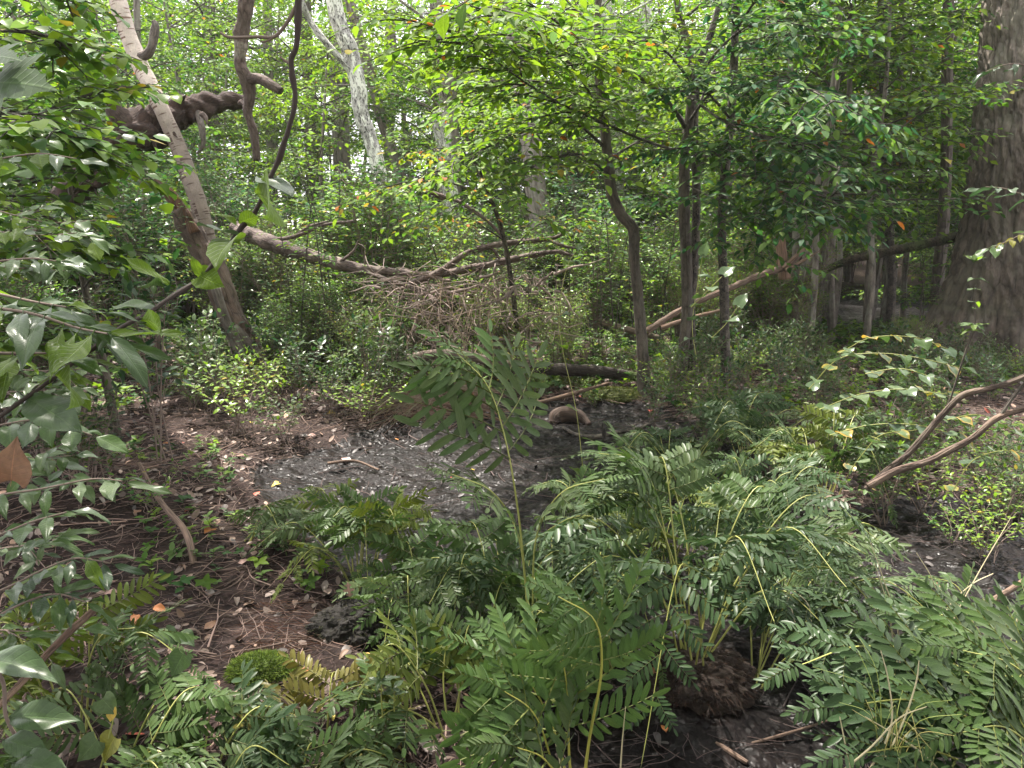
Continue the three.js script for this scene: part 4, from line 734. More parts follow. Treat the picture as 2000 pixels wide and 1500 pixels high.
zone('understory_tree', 'small tree', 'leafy small tree in the thicket between the saplings and the huge tree', 'small trees beside the huge tree', [...TREES.high, TB[2], TM[0], TM[1]], 26, 1430, 2050, 9.8, 20, 0.75, 1.15, (x, d) => !(x > 1560 && x < 1830 && d < 16) && (d > 11 || x + 1.4 * FPX / d < 1960));
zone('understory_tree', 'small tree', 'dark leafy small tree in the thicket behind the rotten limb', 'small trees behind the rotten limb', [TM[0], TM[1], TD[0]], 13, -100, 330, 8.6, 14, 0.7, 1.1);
zone('background_sapling', 'tree', 'tall leafy tree closing the view at the far end of the wood', 'tall trees at the far end', [TB[0], TB[1], TM[1]], 85, -300, 2300, 23, 38, 1.45, 2.1);
const gap = (x, d) => !(x > 1560 && x < 1830);
zone('shrub', 'shrub', 'dense green shrub in the thicket behind the fallen tree', 'shrubs behind the fallen tree', [...SHRUBS.mid, SHRUBS.dark[0], SHRUBS.fresh[0], SHRUBS.pale[0]], 75, 420, 1180, 8.8, 15, 0.8, 1.25);
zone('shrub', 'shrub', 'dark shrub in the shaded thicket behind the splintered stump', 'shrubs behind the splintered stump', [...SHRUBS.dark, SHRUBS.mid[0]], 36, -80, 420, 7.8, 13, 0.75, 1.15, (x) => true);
zone('shrub', 'shrub', 'green shrub in the thicket behind the saplings', 'shrubs behind the saplings', [...SHRUBS.mid, SHRUBS.pale[0], SHRUBS.fresh[0]], 20, 1150, 1560, 9.0, 15, 0.75, 1.15);
zone('shrub', 'shrub', 'dark green shrub near the silvery mud beside the huge tree', 'shrubs beside the far mud', [...SHRUBS.mid, SHRUBS.dark[0]], 12, 1500, 2050, 10, 19, 0.55, 0.95, (x, d) => !(x > 1590 && x < 1800 && d < 17));
zone('shrub', 'shrub', 'green shrub along the far side of the wood floor', 'shrubs on the far wood floor', [...SHRUBS.mid, SHRUBS.dark[1], SHRUBS.pale[0]], 60, -100, 2100, 15, 26, 1.0, 1.8, (x, d) => !(x > 1560 && x < 1830 && d < 19));
zone('shrub', 'shrub', 'yellow green fine leaved bush just behind the long mossy log', 'fine leaved bushes behind the long log', [SHRUBS.fresh[0]], 7, 950, 1120, 7.7, 8.4, 0.5, 0.72);
zone('shrub', 'shrub', 'green shrub growing among the poles beside the brush pile', 'shrubs beside the brush pile', [...SHRUBS.mid, SHRUBS.fresh[0], SHRUBS.pale[0]], 24, 500, 800, 7.4, 8.9, 0.42, 0.7);
zone('shrub', 'shrub', 'broad leafy shrub at the edge of the picture under the leafy corner tree', 'shrubs under the corner tree', [SHRUBS.mid[0], SHRUBS.pale[0], SHRUBS.dark[1]], 9, -120, 130, 4.2, 6.2, 0.6, 0.85);
zone('shrub', 'shrub', 'low shrub around the feet of the straight saplings', 'shrubs at the saplings', [SHRUBS.mid[1], SHRUBS.dark[1], SHRUBS.fresh[0]], 18, 1260, 1580, 9, 10.8, 0.5, 0.8);
zone('low_plant', 'plant', 'knee high leafy plant between the litter path and the brush pile', 'low plants before the brush pile', LOW, 50, 340, 780, 5.9, 8.0, 0.65, 1.2);
zone('low_plant', 'plant', 'knee high leafy plant on the litter around the thin grey stem', 'low plants around the thin stem', LOW, 9, 0, 200, 3.8, 5.4, 0.8, 1.2);
zone('low_plant', 'plant', 'low leafy plant between the saplings and the huge tree', 'low plants before the huge tree', LOW, 80, 1280, 1900, 5.2, 8.6, 0.5, 1.05);
zone('low_plant', 'plant', 'low leafy plant on the far edge of the dark mud beside the brown curved branches', 'low plants by the curved branches', [LOW[1], LOW[2], LOW[4]], 22, 1720, 2040, 3.2, 4.8, 0.7, 1.1);
zone('low_plant', 'plant', 'small leafy plant growing along the long mossy log', 'small plants along the long log', [LOW[1], LOW[2], LOW[4]], 16, 960, 1320, 6.7, 7.9, 0.6, 1.1);
for (const [x, y, k, s, sy, label] of [
  [318, 905, 3, 1.5, 1.35, 'upright leafy plant with broad dull leaves standing alone beside the thin grey stem'],
  [415, 800, 0, 1.25, 1, 'bushy pale leaved plant at the dark foot of the splintered stump'],
  [470, 700, 0, 1.5, 1.2, 'tall shoot with upturned leaves in front of the splintered stump'],
  [520, 690, 3, 1.3, 1.1, 'leafy shoot beside the foot of the birch'],
  [470, 850, 2, 1.4, 0.9, 'yellow green low plant at the edge of the wet mud'],
  [560, 870, 1, 0.9, 0.8, 'small plant beside the yellow green one at the mud edge'],
  [720, 830, 2, 1.2, 0.7, 'creeping fine leaved plant below the mound of dead stems'],
  [640, 690, 2, 1.8, 1.5, 'pale green shoot with upright tips between the birch and the brush pile'],
  [705, 700, 0, 1.4, 1.3, 'tall grey green shoot left of the brush pile'],
  [300, 1000, 4, 1.0, 0.8, 'small seedling under the curved bare stick'],
]) plant(LOW[k], 'low_plant', label, 'plant', null, G(x, y), s, rr(0, 6), sy);
{ // seedlings and creeping leaves, past counting
  const L = new MB(); for (let i = 0; i < 5; i++) { const a = i * 1.257; L.leaf(V(0, 0.02 + i * 0.006, 0), V(Math.cos(a), 0.35, Math.sin(a)).normalize(), V(0, 1, 0), 0.034, 0.019, [1, 1, 1], 1); } L.tube([V(0, -0.02, 0), V(0, 0.045, 0)], [0.001, 0.001], 3, [0.6, 0.5, 0.3]);
  const g = L.geo(), list = [], m = new THREE.Matrix4(), q = new THREE.Quaternion(), e = new THREE.Euler(), col = new THREE.Color();
  for (let i = 0; i < 26000 && list.length < 9000; i++) {
    const d = Math.sqrt(rr(9, 196)), x = (rr(-100, 2100) - 1000) / FPX * d, z = -d; const n = fbm(x * 0.9, 44, z * 0.9, 3), m2 = mudness(x, z); if (m2 > 0.05 || n < (x < 0.3 ? 0.35 : 0.15) - smooth(5.5, 8, d) * 0.6) continue;
    e.set(rs() * 0.5, rr(0, 6.28), rs() * 0.5); const s = rr(0.5, 1.5) * (d > 6 ? 1.35 : 1); list.push([m.clone().compose(V(x, H(x, z) + rr(0, 0.09) * smooth(4, 8, d), z), q.setFromEuler(e), V(s, s, s)), jit(pick([GREEN.mid, GREEN.deep, GREEN.bright, GREEN.pale]), 0.2)]);
  }
  const im = new THREE.InstancedMesh(g, M.leafMid, list.length); list.forEach(([mm, c], i) => { im.setMatrixAt(i, mm); im.setColorAt(i, col.setRGB(...c)); });
  im.userData.kind = 'stuff'; place(im, 'ground_cover', 'tiny green seedlings and creeping leaves over the wood floor', 'ground cover');
}
srand(55);
zone('understory_tree', 'small tree', '', 'small trees beside the huge tree', TREES.high, 16, 1460, 1840, 9, 13.5, 0.8, 1.2, (x, d) => x + 1.4 * FPX / d < 1960);
zone('low_plant', 'plant', '', 'low plants at the foot of the huge tree', LOW, 18, 1740, 2040, 6.4, 8.2, 0.5, 0.85);
zone('shrub', 'shrub', '', 'shrubs at the foot of the huge tree', [SHRUBS.mid[0], SHRUBS.fresh[0]], 2, 1780, 1840, 8.4, 9, 0.3, 0.4);
srand(54);
zone('shoot', 'shoot', 'thin upright shoot with light green leaves in the thicket around the fallen tree', 'shoots around the fallen tree', SHOOTS, 60, 380, 1180, 7.6, 12, 0.6, 1.1);
zone('shoot', 'shoot', '', 'shoots growing through the brush pile', [SHOOTS[0], SHOOTS[3], SHOOTS[2]], 14, 720, 1120, 7.3, 7.9, 0.4, 0.62);
zone('shoot', 'shoot', 'thin upright shoot with light green leaves in the thicket at the straight saplings', 'shoots at the saplings', SHOOTS, 60, 1120, 1880, 7.4, 12, 0.55, 1.1, (x, d) => !(x > 1590 && x < 1800) && !(x > 1270 && d < 8.9));
zone('shoot', 'shoot', 'thin upright shoot with green leaves between the litter path and the splintered stump', 'shoots at the splintered stump', SHOOTS, 14, 60, 420, 6.6, 9, 0.5, 0.9);
zone('shoot', 'shoot', '', 'shoots between the litter path and the brush pile', SHOOTS, 20, 380, 760, 6.2, 7.9, 0.25, 0.5);
// unseen wood above and behind the camera, its crowns placed to shade the foreground
srand(53);
{
  const g = new THREE.Group(), tm = new MB(), cl = [];
  for (let i = 0; i < 16; i++) {
    const a = lerp(0.12, 3.02, i / 15) + rs() * 0.08, r = rr(5, 15), x = Math.cos(a) * r, z = Math.sin(a) * r, h = rr(8, 12);
    tm.tube(wiggle(curve([V(x, H(x, z) - 0.2, z), V(x + rs() * 0.5, h * 0.5, z), V(x + rs(), h, z + rs())], 14), 0.1), [rr(0.12, 0.25), 0.06], 9, [1, 1, 1], { rough: 0.15 });
    for (let k = 0; k < 9; k++) cl.push([V(x + rs() * 3, lerp(1.4, h + 2, k / 8) + rs(), z + rs() * 2.5), rr(1.2, 1.9), 0.35]);
  }
  for (let i = 0; i < 75; i++) cl.push([V(rr(-6.5, 6.5), rr(4.6, 8.5), rr(-3.6, 5.5)), rr(1.2, 1.9), 0.3]);  // overhead clumps out of view, placed to darken the foreground
  tm.build('trunk', M.greyBark, g); crownOf(g, cl, 75, [GREEN.mid, GREEN.bright]); g.userData.kind = 'stuff';
  place(g, 'unseen_shading_wood', 'unseen leafy wood overhead and behind the camera, shading the foreground', 'wood');
}
// ---------------------------------------------------------------- ferns: fern > frond (its stalk) > pinna
srand(61);
const FERNCOL = { front: [0.1, 0.185, 0.042], green: [0.068, 0.128, 0.024], blue: [0.052, 0.105, 0.032], yellow: [0.13, 0.175, 0.016], pale: [0.095, 0.15, 0.048], old: [0.19, 0.17, 0.03] };  // pale: glaucous green with sky sheen put into the colour
function leaflet(mb, o, d, n, L, Wd, col, curl) {   // oblong, blunt
  const X = d, S = V(0, 0, 0).crossVectors(d, n).normalize(), N = V(0, 0, 0).crossVectors(S, X);
  const at = (t, s, w) => { const l = t * L, k = -curl * L * t * t + Math.abs(s) * w * 0.22; return mb.v(o.x + X.x * l + S.x * s * w + N.x * k, o.y + X.y * l + S.y * s * w + N.y * k, o.z + X.z * l + S.z * s * w + N.z * k, 0.5 + s * 0.5, t, col); };
  const h = Wd / 2, rows = [[0.03, 0.55], [0.3, 1], [0.68, 0.95], [0.9, 0.6]]; const I = mb.i, a = at(0, 0, 0); let pl, pm, pr;
  rows.forEach(([t, k], j) => { const l = at(t, -1, h * k), m = at(t, 0, h * k), r = at(t, 1, h * k); if (!j) I.push(a, m, l, a, r, m); else I.push(pl, pm, l, pm, m, l, pm, pr, m, pr, r, m); pl = l; pm = m; pr = r; });
  const e = at(1, 0, 0); I.push(pl, pm, e, pm, pr, e);
}
function pinnaGeo(pairs, lL, lW, base, droop, missing = 0.03) {   // unit length along +x, its face up +y
  const mb = new MB(), ax = []; for (let i = 0; i <= 6; i++) { const t = i / 6; ax.push(V(t * 0.97, -droop * t * t, 0.02 * Math.sin(t * 4))); }
  mb.tube(ax, [0.011, 0.004], 3, mixc(base, [0.25, 0.27, 0.06], 0.7));
  const P2 = (t) => { const x = t * 6, a = Math.min(5, Math.floor(x)); return ax[a].clone().lerp(ax[a + 1], x - a); };
  for (let i = 0; i < pairs; i++) for (const s of [1, -1]) {
    if (rnd() < missing) continue; const t = lerp(0.09, 0.93, (i + (s > 0 ? 0.3 : 0)) / (pairs - 0.3)), k = lL * (0.75 + 0.45 * Math.sin(Math.PI * clamp(t * 0.85 + 0.12, 0, 1))) * rr(0.88, 1.08), ang = lerp(1.25, 0.85, t) + rs() * 0.12;
    const d = V(Math.cos(ang), -0.1 + rs() * 0.26 - droop * 0.5, s * Math.sin(ang)).normalize();
    leaflet(mb, P2(t), d, V(rs() * 0.45, 1, rs() * 0.45 + s * 0.1).normalize(), k, lW * k / lL * rr(0.9, 1.1), jit(base, 0.13), rr(0.02, 0.25));
  }
  leaflet(mb, ax[6], V(1, -droop, 0).normalize(), UPV, lL * 0.9, lW, jit(base, 0.1), 0.1);
  return mb.geo();
}
const PINNAE = {}; for (const [k, c] of Object.entries(FERNCOL)) PINNAE[k] = [pinnaGeo(9, 0.25, 0.07, c, 0.1), pinnaGeo(10, 0.225, 0.062, c, 0.22), pinnaGeo(8, 0.26, 0.078, c, 0.14, 0.12), pinnaGeo(9, 0.24, 0.066, c, 0.35), pinnaGeo(9, 0.23, 0.07, c, 0.02, 0.06)];
const PINNAE_BIG = [pinnaGeo(7, 0.3, 0.072, FERNCOL.pale, 0.1), pinnaGeo(7, 0.29, 0.07, FERNCOL.front, 0.2), pinnaGeo(6, 0.31, 0.076, FERNCOL.pale, 0.28)];
const mAt = new THREE.Matrix4();
function frond(parent, pts, o = {}) {
  const s = curve(pts, 26), n = s.length - 1; let len = 0; for (let i = 1; i <= n; i++) len += s[i].distanceTo(s[i - 1]);
  const mb = new MB(); mb.tube(s, (t) => lerp(o.r ?? 0.0036, 0.001, t), 5, o.stalk ?? [1, 1, 1]); const fr = mb.build('frond', M.stalk, parent);
  const gs = o.set ?? PINNAE[o.col ?? 'green'], pairs = o.pairs ?? 7, t0 = o.t0 ?? 0.36, PL = o.pl ?? len * 0.27, Tn = V(0, 0, 0), S = V(0, 0, 0), N = V(0, 0, 0), X = V(0, 0, 0), Z = V(0, 0, 0), Y = V(0, 0, 0);
  const put = (p, dx, up, l) => { X.copy(dx).normalize(); Z.crossVectors(X, up).normalize(); Y.crossVectors(Z, X); const m = new THREE.Mesh(pick(gs), M.fern); m.name = 'pinna'; mAt.makeBasis(X, Y, Z).scale(V(l, l * rr(0.6, 1.4), l * rr(0.9, 1.08))).setPosition(p); mAt.decompose(m.position, m.quaternion, m.scale); fr.add(m); };
  const flat = o.face ?? 0;   // how far the blade turns its face to the side
  for (let i = 0; i < pairs; i++) for (const sd of [1, -1]) {
    const t = lerp(t0, 0.93, (i + (sd > 0 ? 0.25 : 0)) / (pairs - 0.5)), x = clamp(t, 0, 0.98) * n, a = Math.min(n - 1, Math.floor(x)), p = s[a].clone().lerp(s[a + 1], x - a);
    Tn.subVectors(s[Math.min(n, a + 2)], s[Math.max(0, a - 1)]).normalize(); S.crossVectors(Tn, o.up ?? UPV); if (S.lengthSq() < 0.06) S.copy(o.side ?? V(1, 0, 0)).addScaledVector(Tn, -Tn.dot(S)); S.normalize(); N.crossVectors(S, Tn);
    const f = (i + 0.5) / pairs, l = PL * (0.72 + 0.42 * Math.sin(Math.PI * clamp(0.2 + f * 0.8, 0, 1))) * (1 - 0.42 * f * f) * rr(0.9, 1.08), ang = (lerp(1.2, 0.75, f) + rs() * 0.1) * (o.closed ?? 1);
    const d = Tn.clone().multiplyScalar(Math.cos(ang)).addScaledVector(S, sd * Math.sin(ang)).addScaledVector(N, rs() * 0.12 + 0.05); d.y -= 0.1;
    put(p, d, N, l);
  }
  put(s[n], s[n].clone().sub(s[n - 2]), N, PL * 0.55);
  return fr;
}
// a rosette: fronds rise from one crown and arch out. az range in radians: 0 = to the right of the picture, PI/2 = towards the camera
function fernRosette(label, base, n, o) {
  const t = thing('royal_fern', label, 'fern', base.clone()); t.userData.based = 1; delete t.userData.based;
  const tag0 = o.cols ?? ['green'];
  n = Math.max(3, Math.round(n * (o.many ?? 1.1)));
  for (let i = 0; i < n; i++) {
    const a = lerp(o.a0 ?? 0, o.a1 ?? 6.283, (i + rnd() * 0.8) / n), L = o.L * rr(0.75, 1.12), out = rr(o.out?.[0] ?? 0.3, o.out?.[1] ?? 0.75), rise = Math.sqrt(Math.max(0.1, 1 - out * out * 0.8));
    const e = V(Math.cos(a), 0, Math.sin(a)), b = V(e.x * 0.04 + rs() * 0.03, 0, e.z * 0.04 + rs() * 0.03), lean = o.lean ?? V(0, 0, 0);
    const sw = V(-e.z, 0, e.x).multiplyScalar(rs() * L * 0.28), fl = rnd() < 0.18 ? -0.3 : rs() * 0.1;
    const pts = [b, b.clone().addScaledVector(e, L * out * 0.22).add(V(0, L * rise * 0.42, 0)).addScaledVector(lean, L * 0.1), b.clone().addScaledVector(e, L * out * 0.58).add(V(0, L * rise * 0.74, 0)).addScaledVector(lean, L * 0.3).addScaledVector(sw, 0.4), b.clone().addScaledVector(e, L * out * 1.02).add(V(0, Math.max(0.04, L * rise * (0.86 - out * (o.arch ?? 0.45) + fl)), 0)).addScaledVector(lean, L * 0.55).add(sw)];
    frond(t, pts, { col: pick(tag0), pairs: Math.max(4, Math.round(L * 0.62 / 0.078)), pl: rr(0.13, 0.19) * (o.k ?? 1), t0: o.t0 ?? 0.38, stalk: o.stalk });
  }
  return t;
}
// fronds placed by eye: pixel paths
function fernByEye(label, list, o = {}) {
  const t = thing('royal_fern', label, 'fern', null);
  for (const [path, p] of list) frond(t, path.map(([x, y, d]) => P(x, y, d)), { ...o, ...p });
  return t;
}
const gAt = (x, d) => onGround((x - 1000) / FPX * d, -d);
fernRosette('yellow green fern growing on the black tussock at the edge of the wet mud', gAt(680, 3.2), 8, { L: 0.56, cols: ['yellow', 'green', 'pale', 'yellow'], out: [0.25, 0.8], pl: 0.28 });
fernRosette('spreading fern trailing over the mud just past the black tussock', gAt(800, 2.85), 5, { L: 0.4, cols: ['pale', 'green'], out: [0.45, 0.95], arch: 0.6 });
fernRosette('dense dark green fern in the middle of the ferny thicket', gAt(985, 2.75), 9, { L: 0.56, cols: ['green', 'blue', 'green', 'pale'], out: [0.45, 0.95] });
fernRosette('dark green fern crowded behind the yellow stalked front fern', gAt(1120, 2.65), 8, { L: 0.6, cols: ['green', 'blue', 'blue'], out: [0.45, 0.95] });
fernRosette('fern with yellowing undersides leaning over the dark hollow by the black tussock', gAt(920, 2.45), 4, { L: 0.46, cols: ['yellow', 'green', 'green'], out: [0.4, 0.9], arch: 0.55 });
fernRosette('big fern with a fan of yellow stalks on the dark red root tussock', gAt(1388, 2.42).add(V(0, 0.12, 0)), 13, { L: 0.84, cols: ['green', 'pale', 'green', 'blue'], out: [0.25, 0.85], t0: 0.5, pl: 0.2, pairs: 7 });
fernRosette('pale grey green fern spreading over the dark mud', gAt(1540, 2.8), 8, { L: 0.66, cols: ['pale', 'pale', 'blue'], out: [0.35, 0.8], lean: V(0.3, 0, 0), pl: 0.24 });
fernRosette('bright green fern in the thicket behind the fan of yellow stalks', gAt(1330, 3.4), 9, { L: 0.58, cols: ['yellow', 'green', 'green'], out: [0.25, 0.75] });
fernRosette('dark blue green fern between the thicket and the curved branches', gAt(1500, 3.7), 9, { L: 0.58, cols: ['blue', 'blue', 'green'], out: [0.25, 0.8] });
fernRosette('far fern in front of the straight saplings', gAt(1340, 4.7), 10, { L: 0.6, cols: ['green', 'pale', 'blue'], out: [0.5, 0.95] });
fernRosette('far fern with spreading dull fronds left of the heart leaved vine', gAt(1480, 5.0), 11, { L: 0.62, cols: ['blue', 'pale', 'blue'], out: [0.35, 0.85] });
fernRosette('fern half hidden under the heart leaved vine', gAt(1640, 4.2), 10, { L: 0.58, cols: ['pale', 'green', 'yellow'], out: [0.4, 0.9] });
fernRosette('low fern sprawling at the bottom beside the moss mound', gAt(320, 1.82), 8, { L: 0.31, cols: ['green', 'pale', 'blue'], out: [0.45, 0.95], arch: 0.55, pl: 0.24 });
fernRosette('low fern in the bottom corner under the slanting stem', gAt(110, 1.8), 6, { L: 0.42, cols: ['green', 'green', 'pale'], out: [0.4, 0.95], arch: 0.5, pl: 0.22 });
fernRosette('low fern with bright tips reaching towards the dark litter', gAt(500, 1.75), 6, { L: 0.25, cols: ['green', 'pale', 'pale'], out: [0.5, 0.98], arch: 0.55 });
fernRosette('upright fern at the picture edge behind the slanting stem', gAt(40, 2.1), 5, { L: 0.48, cols: ['green', 'yellow'], out: [0.25, 0.7] });
fernRosette('yellowing fern leaning over the smooth grey stick at the bottom', gAt(870, 2.1), 6, { L: 0.4, cols: ['yellow', 'green', 'green'], out: [0.5, 0.95], a0: 2.2, a1: 5.6, arch: 0.5 });
fernRosette('small withered yellow fern on the dark litter', gAt(600, 2.05), 3, { L: 0.22, cols: ['old'], out: [0.5, 0.9] });
fernRosette('small fern sprig standing on the litter beside the curved bare stick', gAt(440, 3.5), 4, { L: 0.34, cols: ['pale'], out: [0.6, 0.95], a0: 5.5, a1: 7 });
fernRosette('fern on the shaded mud at the far edge of the picture', gAt(2010, 2.4), 4, { L: 0.4, cols: ['green', 'blue'], out: [0.3, 0.8] });
fernRosette('fern tuft in front of the wood chunk mud, far edge of the thicket', gAt(1180, 3.6), 6, { L: 0.5, cols: ['green', 'pale'], out: [0.3, 0.85] });
fernRosette('low sprawling fern filling the gap just left of the dark red root tussock', gAt(1240, 2.6), 7, { L: 0.5, cols: ['green', 'blue', 'front'], out: [0.55, 0.97], arch: 0.5, a0: 1.7, a1: 4.6 });
fernRosette('low fern with pale fronds spilling over the mud right of the dark red root tussock', gAt(1520, 2.5), 7, { L: 0.5, cols: ['pale', 'green', 'blue'], out: [0.55, 0.97], arch: 0.5, a0: -1.6, a1: 0.7 });
const up = V(0, 0.75, 0.65).normalize();
fernByEye('tall upright fern frond with large leaflets standing in front of the wet mud', [
  [[[1030, 1180, 2.4], [1012, 1000, 2.42], [985, 850, 2.46], [950, 750, 2.5], [893, 690, 2.52]], { pl: 0.26, t0: 0.42, pairs: 6, r: 0.004, closed: 0.74 }],
  [[[1032, 1190, 2.4], [1010, 1040, 2.36], [960, 960, 2.3], [880, 925, 2.25]], { pl: 0.16, t0: 0.5, pairs: 4 }],
  [[[1040, 1190, 2.4], [1050, 1040, 2.36], [1100, 960, 2.3], [1180, 935, 2.25]], { pl: 0.16, t0: 0.5, pairs: 4 }],
], { set: PINNAE_BIG, up: V(0, 1, 0.12).normalize() });
fernByEye('front fern with two yellow stalks arching up from the bottom edge', [
  [[[1128, 1620, 1.72], [1112, 1480, 1.7], [1108, 1350, 1.68], [1092, 1250, 1.64]], { pl: 0.223, t0: 0.45, pairs: 4, col: 'front', r: 0.0042 }],
  [[[1130, 1620, 1.7], [1150, 1450, 1.68], [1175, 1300, 1.64], [1160, 1210, 1.6], [1090, 1165, 1.56]], { pl: 0.174, t0: 0.5, pairs: 5, col: 'front', r: 0.0046 }],
  [[[1100, 1640, 1.65], [1080, 1500, 1.63], [1040, 1390, 1.6], [985, 1350, 1.57]], { pl: 0.211, t0: 0.42, pairs: 4, col: 'front' }],
  [[[1120, 1620, 1.75], [1090, 1450, 1.74], [1030, 1330, 1.72], [950, 1280, 1.7]], { pl: 0.211, t0: 0.45, pairs: 4, col: 'front' }],
  [[[1130, 1630, 1.7], [1100, 1540, 1.6], [1060, 1480, 1.55], [1010, 1460, 1.5]], { pl: 0.211, t0: 0.4, pairs: 3, col: 'pale' }],
], { stalk: [1.3, 1.2, 0.9], up: V(0, 0.85, 0.5).normalize() });
fernByEye('large fern in the bottom corner with long fronds arching over the dark hollow', [
  [[[2050, 1620, 1.65], [1990, 1420, 1.68], [1850, 1290, 1.7], [1680, 1262, 1.68], [1560, 1300, 1.62]], { pl: 0.188, t0: 0.38, pairs: 7, col: 'blue', r: 0.005 }],
  [[[2080, 1640, 1.55], [1960, 1450, 1.56], [1800, 1370, 1.56], [1640, 1380, 1.52]], { pl: 0.207, t0: 0.38, pairs: 6, col: 'blue', r: 0.005 }],
  [[[2060, 1620, 1.8], [2000, 1350, 1.84], [1880, 1245, 1.86], [1740, 1225, 1.86]], { pl: 0.194, t0: 0.42, pairs: 6, col: 'green', r: 0.005 }],
  [[[2090, 1640, 1.6], [2060, 1400, 1.6], [1980, 1300, 1.6], [1880, 1270, 1.58]], { pl: 0.207, t0: 0.42, pairs: 6, col: 'green' }],
  [[[2060, 1660, 1.5], [1930, 1520, 1.48], [1800, 1460, 1.46], [1690, 1470, 1.42]], { pl: 0.218, t0: 0.4, pairs: 6, col: 'blue' }],
  [[[2100, 1660, 1.5], [2030, 1480, 1.48], [1960, 1420, 1.46], [1880, 1430, 1.42]], { pl: 0.218, t0: 0.4, pairs: 5, col: 'green' }],
  [[[2120, 1640, 1.7], [2100, 1420, 1.72], [2040, 1330, 1.72], [1960, 1320, 1.7]], { pl: 0.207, t0: 0.42, pairs: 6, col: 'pale' }],
], { up: V(0, 0.9, 0.42).normalize() });
// ---------------------------------------------------------------- large near leaves, each a mesh of its own
srand(71);
const PROFILE = {
  heart: [[0, 0.3], [0.1, 0.43], [0.25, 0.47], [0.45, 0.41], [0.65, 0.27], [0.82, 0.12], [1, 0]],
  elliptic: [[0, 0.03], [0.12, 0.15], [0.3, 0.25], [0.5, 0.27], [0.7, 0.22], [0.87, 0.1], [1, 0]],
  lance: [[0, 0.02], [0.15, 0.1], [0.35, 0.165], [0.55, 0.165], [0.75, 0.11], [0.9, 0.045], [1, 0]],
};
function sheetLeaf(kind, curl, fold, wave, edge) {
  const pr = PROFILE[kind], mb = new MB(), nr = 12, nc = 6, wAt = (t) => { for (let i = 1; i < pr.length; i++) if (t <= pr[i][0]) { const k = (t - pr[i - 1][0]) / (pr[i][0] - pr[i - 1][0]); return lerp(pr[i - 1][1], pr[i][1], k * k * (3 - 2 * k) * 0.5 + k * 0.5); } return 0; };
  const ph = rr(0, 6), back = kind === 'heart' ? 0.1 : 0;
  for (let j = 0; j <= nr; j++) for (let i = 0; i <= nc; i++) {
    const t = j / nr, s = i / nc * 2 - 1, w = Math.max(0.003, wAt(t) * (1 + 0.05 * noise3(t * 6, s > 0 ? 3 : 9, ph))), x = t - back * s * s * Math.max(0, 1 - t * 3.5) * 1.4;
    const y = Math.abs(s) * w * fold - curl * t * t + wave * 0.06 * Math.sin(t * 9 + ph + s * 1.5) * Math.abs(s) - 0.05 * curl * s * s;
    const e = edge ? smooth(0.45, 1, Math.max(Math.abs(s), t * 0.9) + 0.35 * noise3(t * 5, s * 3, ph)) : 0;
    mb.v(x, y, s * w, s * 0.5 + 0.5, t, mixc([1, 1, 1], edge || [1, 1, 1], e));
  }
  for (let j = 0; j < nr; j++) for (let i = 0; i < nc; i++) { const a = j * (nc + 1) + i, b = a + 1, c = a + nc + 1, d = c + 1; mb.i.push(a, b, c, b, d, c); }
  mb.tube([V(-0.14 + 0, 0.03, 0), V(-0.05, 0.0, 0), V(0.02, 0.004, 0)], [0.009, 0.009], 4, [0.9, 1, 0.6]);
  return mb.geo();
}
const YEL = [5.2, 2.0, 0.6];
const SHEET = {}; for (const k of Object.keys(PROFILE)) SHEET[k] = [sheetLeaf(k, 0.1, 0.2, 0.5), sheetLeaf(k, 0.25, 0.3, 0.8), sheetLeaf(k, -0.05, 0.15, 0.7), sheetLeaf(k, 0.4, 0.4, 0.6)];
const SHEETY = [sheetLeaf('heart', 0.15, 0.2, 0.6, YEL), sheetLeaf('heart', 0.25, 0.3, 0.8, YEL)];
const tone = (c, coat = 0.5, tr = 0.45) => leafy(c, { coat, cr: 0.3, tex: 1, tr });
const TONE = { bright: tone([0.2, 0.34, 0.018], 0.2, 0.72), mid: tone([0.08, 0.155, 0.03]), grey: tone([0.08, 0.14, 0.05], 0.7, 0.35), dark: tone([0.05, 0.105, 0.036]), pale: tone([0.13, 0.2, 0.07]), yellow: tone([0.34, 0.33, 0.05], 0.4, 0.5), brown: new THREE.MeshPhysicalMaterial({ color: new THREE.Color().setRGB(0.34, 0.17, 0.09), map: T.leaf, bumpMap: T.leafBump, bumpScale: 0.001, roughness: 0.75, clearcoat: 0.2, clearcoatRoughness: 0.4, side: THREE.DoubleSide, vertexColors: true }), rust: null };  // bright stands for backlit leaves, the glow put into its colour
TONE.rust = TONE.brown.clone(); TONE.rust.color.setRGB(0.5, 0.17, 0.035); TONE.pink = TONE.brown.clone(); TONE.pink.color.setRGB(0.5, 0.3, 0.25); TONE.gold = TONE.brown.clone(); TONE.gold.color.setRGB(0.62, 0.42, 0.05); TONE.red = TONE.brown.clone(); TONE.red.color.setRGB(0.5, 0.06, 0.03);
function setLeaf(parent, p, dir, nrm, L, kind, toneName, wk = 1, geo) {
  const X = dir.clone().normalize(), Z = V(0, 0, 0).crossVectors(X, nrm).normalize(), Y = V(0, 0, 0).crossVectors(Z, X);
  const m = new THREE.Mesh(geo ?? pick(SHEET[kind]), TONE[toneName]); m.name = 'leaf';
  mAt.makeBasis(X, Y, Z).scale(V(L, L, L * wk)).setPosition(p); mAt.decompose(m.position, m.quaternion, m.scale); parent.add(m); return m;
}
const leafPx = (parent, b, t, nrm, kind, toneName, wk) => { const p = P(...b), q = P(...t); return setLeaf(parent, p, q.clone().sub(p), nrm, p.distanceTo(q), kind, toneName, wk); };
